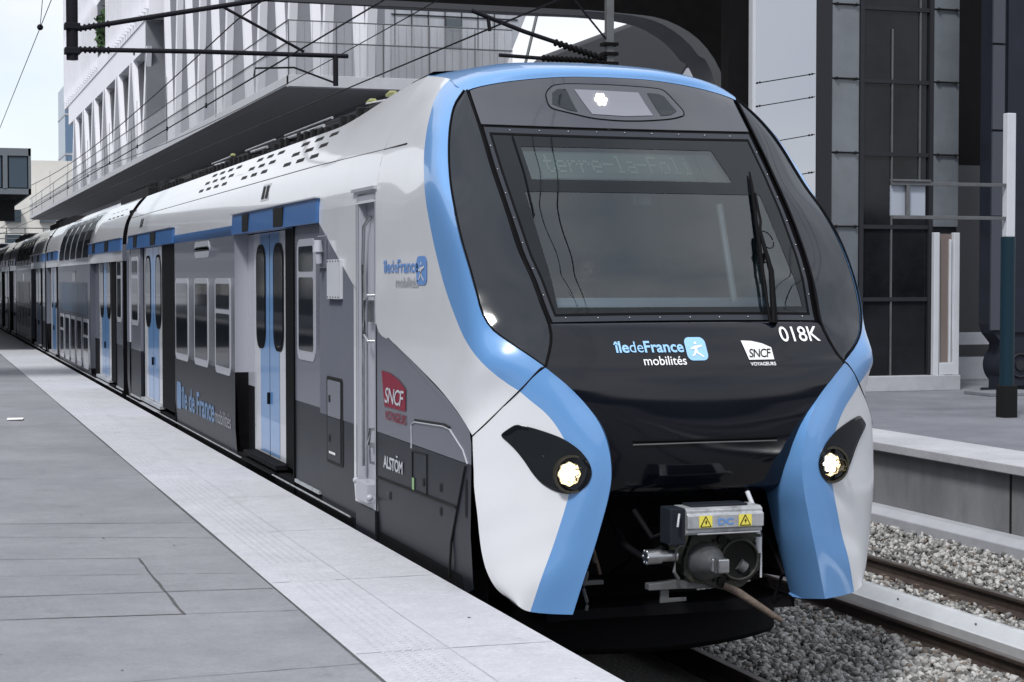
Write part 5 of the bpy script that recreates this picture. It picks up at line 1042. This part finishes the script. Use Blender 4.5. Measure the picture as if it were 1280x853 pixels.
# background on the right
b = B(); b.box(23.5, 60, 33, 34, ZP, 3.4); tag(obj('low_wall', b, 'beige'), 'beige wall behind the sign pole at the right edge', 'wall')
b = B(); b.box(16.5, 60, 31, 31.5, ZP, 1.25); b.box(16.5, 60, 30.9, 31.6, 1.50, 1.72); tag(obj('parapet', b, 'plinth'), 'pale parapet behind the steel column', 'parapet')
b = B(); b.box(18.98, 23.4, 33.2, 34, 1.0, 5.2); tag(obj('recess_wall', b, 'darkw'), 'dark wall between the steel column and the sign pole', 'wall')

# ================================================================ WALKWAY DECK AND WHITE BUILDING
dk = thing('walkway_deck', 'cantilevered grey walkway deck with glass balustrade above the train', 'walkway', (15, 55, 8.74))
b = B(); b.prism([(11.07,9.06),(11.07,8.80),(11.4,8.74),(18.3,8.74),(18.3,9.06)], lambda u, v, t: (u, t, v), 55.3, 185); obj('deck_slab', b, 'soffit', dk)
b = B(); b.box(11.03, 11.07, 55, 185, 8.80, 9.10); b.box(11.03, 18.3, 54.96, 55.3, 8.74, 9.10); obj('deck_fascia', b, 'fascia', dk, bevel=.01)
b = B(); b.add([(11.05,55,9.10),(11.05,185,9.10),(11.05,185,10.11),(11.05,55,10.11)], [(0,1,2,3)]); b.add([(11.05,55,9.10),(18.3,55,9.10),(18.3,55,10.11),(11.05,55,10.11)], [(0,1,2,3)]); obj('balustrade_glass', b, 'balu', dk)
b = B(); b.add([(11.05,55,10.11),(11.05,185,10.11),(11.05,185,10.77),(11.05,55,10.77)], [(0,1,2,3)]); b.add([(11.05,55,10.11),(18.3,55,10.11),(18.3,55,10.77),(11.05,55,10.77)], [(0,1,2,3)]); obj('net_screen', b, 'mesh', dk)
b = B()
for z in (10.11, 10.77): b.tube([(11.03,185,z),(11.03,55,z),(18.3,55,z)], .022, 6)
y = 55
while y < 185: b.tube([(11.03, y, 9.0), (11.03, y, 10.8)], .02, 6); y += 14
for k in range(30): b.tube([(11.03+.25*k, 54.97, 9.1), (11.03+.25*k, 54.97, 10.77)], .004 if k % 6 else .016, 4)
each('balustrade_post', b, 'galv', dk)
bd = thing('white_building', 'white office building with V-shaped lattice bars and fins behind the walkway', 'building', (20, 110, ZP))
b = B(); b.box(14.5, 18.25, 56, 111, ZP, 30); obj('wall', b, 'bgrey', bd)
b = B(); b.box(14.6, 28, 111, 170, ZP, 34); obj('wall', b, 'bpanel', bd)
b = B(); b.prism([(14.35,9.06),(18.1,9.06),(18.3,9.9),(19.1,11.8),(20.5,15.2),(14.35,15.2)], lambda u, v, t: (u, t, v), 55.4, 56); obj('end_cladding', b, 'bpanel', bd)
# V bars of the near part
b = B(); y = 57.0; k = 0
while y < 110:
    d = 1.2 if k % 2 else -1.2; w = .36 if y < 75 else .50
    b.prism([(y-w/2-d, 9.06), (y+w/2-d, 9.06), (y+w/2+d, 22), (y-w/2+d, 22)], lambda u, v, t: (t, u, v), 14.18, 14.5); k += 1; y += 3.3+(1.0 if y > 75 else 0)
each('lattice_bar', b, 'bwhite', bd)
b = B(); b.box(14.1, 14.52, 56, 111, 22, 30); obj('parapet_band', b, 'bwhite', bd)
b = B(); b.box(14.40, 14.52, 112, 116, 11, 16.5); b.box(16.2, 16.7, 55.34, 55.42, 10.2, 11.1); each('dark_window', b, 'bglass', bd)
b = B()
for k in range(7): b.box(14.5+.55*k, 14.52+.55*k, 55.36, 55.40, 9.1, 15)
b.box(14.4, 18.6, 55.36, 55.40, 11.15, 11.18); each('cladding_joint', b, 'tdark', bd)
# projecting lattice box of the far part
b = B(); b.box(13.52, 14.58, 111, 168, 16.8, 18.5); b.box(14.2, 14.58, 111, 168, 9, 16.8, 1); b.box(13.5, 14.6, 110.7, 111, 9, 18.4, 1); bx_ = obj('lattice_box', b, ['bwhite', 'bgrey'], bd)
b = B(); y = 112.2; k = 0
while y < 167:
    d = 1.6 if k % 2 else -1.6
    b.prism([(y-.38-d, 9), (y+.38-d, 9), (y+.38+d, 16.85), (y-.38+d, 16.85)], lambda u, v, t: (t, u, v), 13.5, 13.8); k += 1; y += 4.3
each('lattice_bar', b, 'bwhite', bd)
# upper storeys with vertical fins
b = B(); b.box(13.45, 28, 108.5, 172, 18.5, 19.6); b.box(14.2, 28, 109, 172, 19.6, 32, 1); b.box(13.45, 28, 112, 172, 23.6, 24.6); b.box(13.45, 28, 112, 172, 28.5, 29.5); b.box(13.6, 14.2, 109, 122, 19.6, 32, 3); b.box(13.6, 14.2, 150, 172, 19.6, 32, 3); b.box(13.45, 28, 108.5, 109, 19.6, 33, 2)
obj('upper_storeys', b, ['bwhite', 'bglass', 'bpanel', mat('recessed_cladding', (.28,.285,.32), rough=.6)], bd)
b = B(); y = 109
while y < 171:
    if not (132 < y < 140): b.box(13.2, 13.5, y, y+.22, 18.9, 32)
    y += 1.5 if y < 150 else 2.0
each('facade_fin', b, 'bwhite', bd)
b = B()
for k in range(160): c = Vector((13.45+random.uniform(-.2,.4), random.uniform(132,139), random.uniform(19.6,21.3)+random.random()*1.2)); a = random.uniform(.25,.5); b.add([c+Vector((random.uniform(-a,a), random.uniform(-a,a), random.uniform(-a,a))) for _ in range(4)], [(0,1,2),(1,2,3),(0,2,3)])
tag(obj('hedge', b, 'leaf', fix=False), 'green hedge on a terrace of the white building', 'hedge')
b = B(); b.tube([(18.55,54.9,9.1),(19.25,54.9,11.9)], .05, 6); tag(obj('roof_brace', b, 'galv'), 'thin slanting brace at the right edge of the cladded wall', 'brace')
# pale far buildings, tower, walkway rail
b = B(); b.box(33.0, 38.0, 420, 440, ZP, 47)
tt_ = obj('tower_block', b, 'tower'); tag(tt_, 'slim dark blue tower in the far left distance', 'tower')
b = B()
for k in range(5): b.box(32.9, 38.1, 419.9, 440, 4+9*k, 4.5+9*k)
each('floor_band', b, 'bpanel', tt_)
fb = thing('far_building', 'pale low building beyond the end of the train, far left', 'building', (-10, 300, 0))
b = B(); b.box(-42, 28, 300, 330, -.5, 22); b.box(-42, 8, 299, 300, -.5, 14, 1); obj('wall', b, ['pale', 'bpanel'], fb)
b = B()
for k in range(12):
    for j in range(3): b.box(-40+5.4*k, -37.5+5.4*k, 298.9, 299.1 if k < 9 else 300, 4+4*j, 6+4*j)
each('window', b, 'bglass', fb)
fw_ = thing('far_footbridge', 'pale footbridge with railings crossing the tracks beyond the train', 'footbridge', (0, 210, 5))
b = B(); b.box(-40, 30, 210, 213, 6.0, 6.9); obj('footbridge_deck', b, 'bpanel', fw_)
b = B()
for z in (7.4, 8.0, 8.6): b.tube([(-40,210,z),(30,210,z)], .06, 4)
for k in range(36): b.tube([(-40+2*k,210,6.9),(-40+2*k,210,8.6)], .05, 4)
each('footbridge_rail', b, 'galv', fw_)
# platform canopy on the left
cn = thing('platform_canopy', 'dark blue-grey boxed canopy end over the near platform at the left edge', 'canopy', (-1.2, 50, 6))
b = B(); b.box(-9, 3.0, 50.1, 160, 5.12, 6.25); obj('canopy_box', b, 'tdark', cn)  # length beyond the visible end is added to shade the far cars
b = B(); b.box(-9, 3.03, 50, 50.1, 6.10, 6.30); b.box(-9, 3.03, 50, 50.1, 5.07, 5.22); b.box(2.3, 2.42, 50, 50.1, 5.2, 6.1); b.box(2.96, 3.03, 50, 160, 5.07, 6.30); obj('canopy_frame', b, mat('canopy_frame', (.13,.15,.17), rough=.5), cn)
b = B(); b.box(2.46, 2.93, 50.04, 50.10, 5.25, 6.08); b.box(1.2, 2.26, 50.04, 50.10, 5.25, 6.08); obj('canopy_glass', b, mat('canopy_panel', (.05,.075,.10), rough=.3), cn)
b = B(); b.box(-6, 2.75, 53, 53.4, 4.45, 5.05); b.box(.9, 1.2, 53, 53.4, ZP, 5.1); obj('canopy_post', b, 'tdark', cn)

# unseen hall added beyond the near platform, giving the train's side dark reflections
sb_ = thing('added_side_hall', 'long dark hall added out of view behind the near platform to darken reflections', 'building', (-14, 20, ZP))
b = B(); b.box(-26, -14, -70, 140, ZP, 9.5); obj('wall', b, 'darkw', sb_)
b = B(); b.box(-26.5, -12.5, -70.5, 140.5, 9.5, 10.1); obj('roof', b, 'shell', sb_)
b = B()
for k in range(30): b.box(-14.05, -13.95, -66+7*k, -61.5+7*k, ZP+.9, ZP+3.6)
each('window_row', b, 'bglass', sb_)

# unseen hall added behind the camera to darken what the glossy nose mirrors
ch = thing('added_rear_hall', 'dark glazed hall added out of view behind the viewer to darken reflections', 'building', (10, -48, ZP))
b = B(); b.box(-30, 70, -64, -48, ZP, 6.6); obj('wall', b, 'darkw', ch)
b = B(); b.box(-31, 71, -65, -46, 6.6, 7.2); obj('roof', b, 'shell', ch)
b = B()
for k in range(24): b.box(-28+4*k, -24.6+4*k, -48.1, -47.95, 2.5, 5.8)
each('window', b, 'bglass', ch)
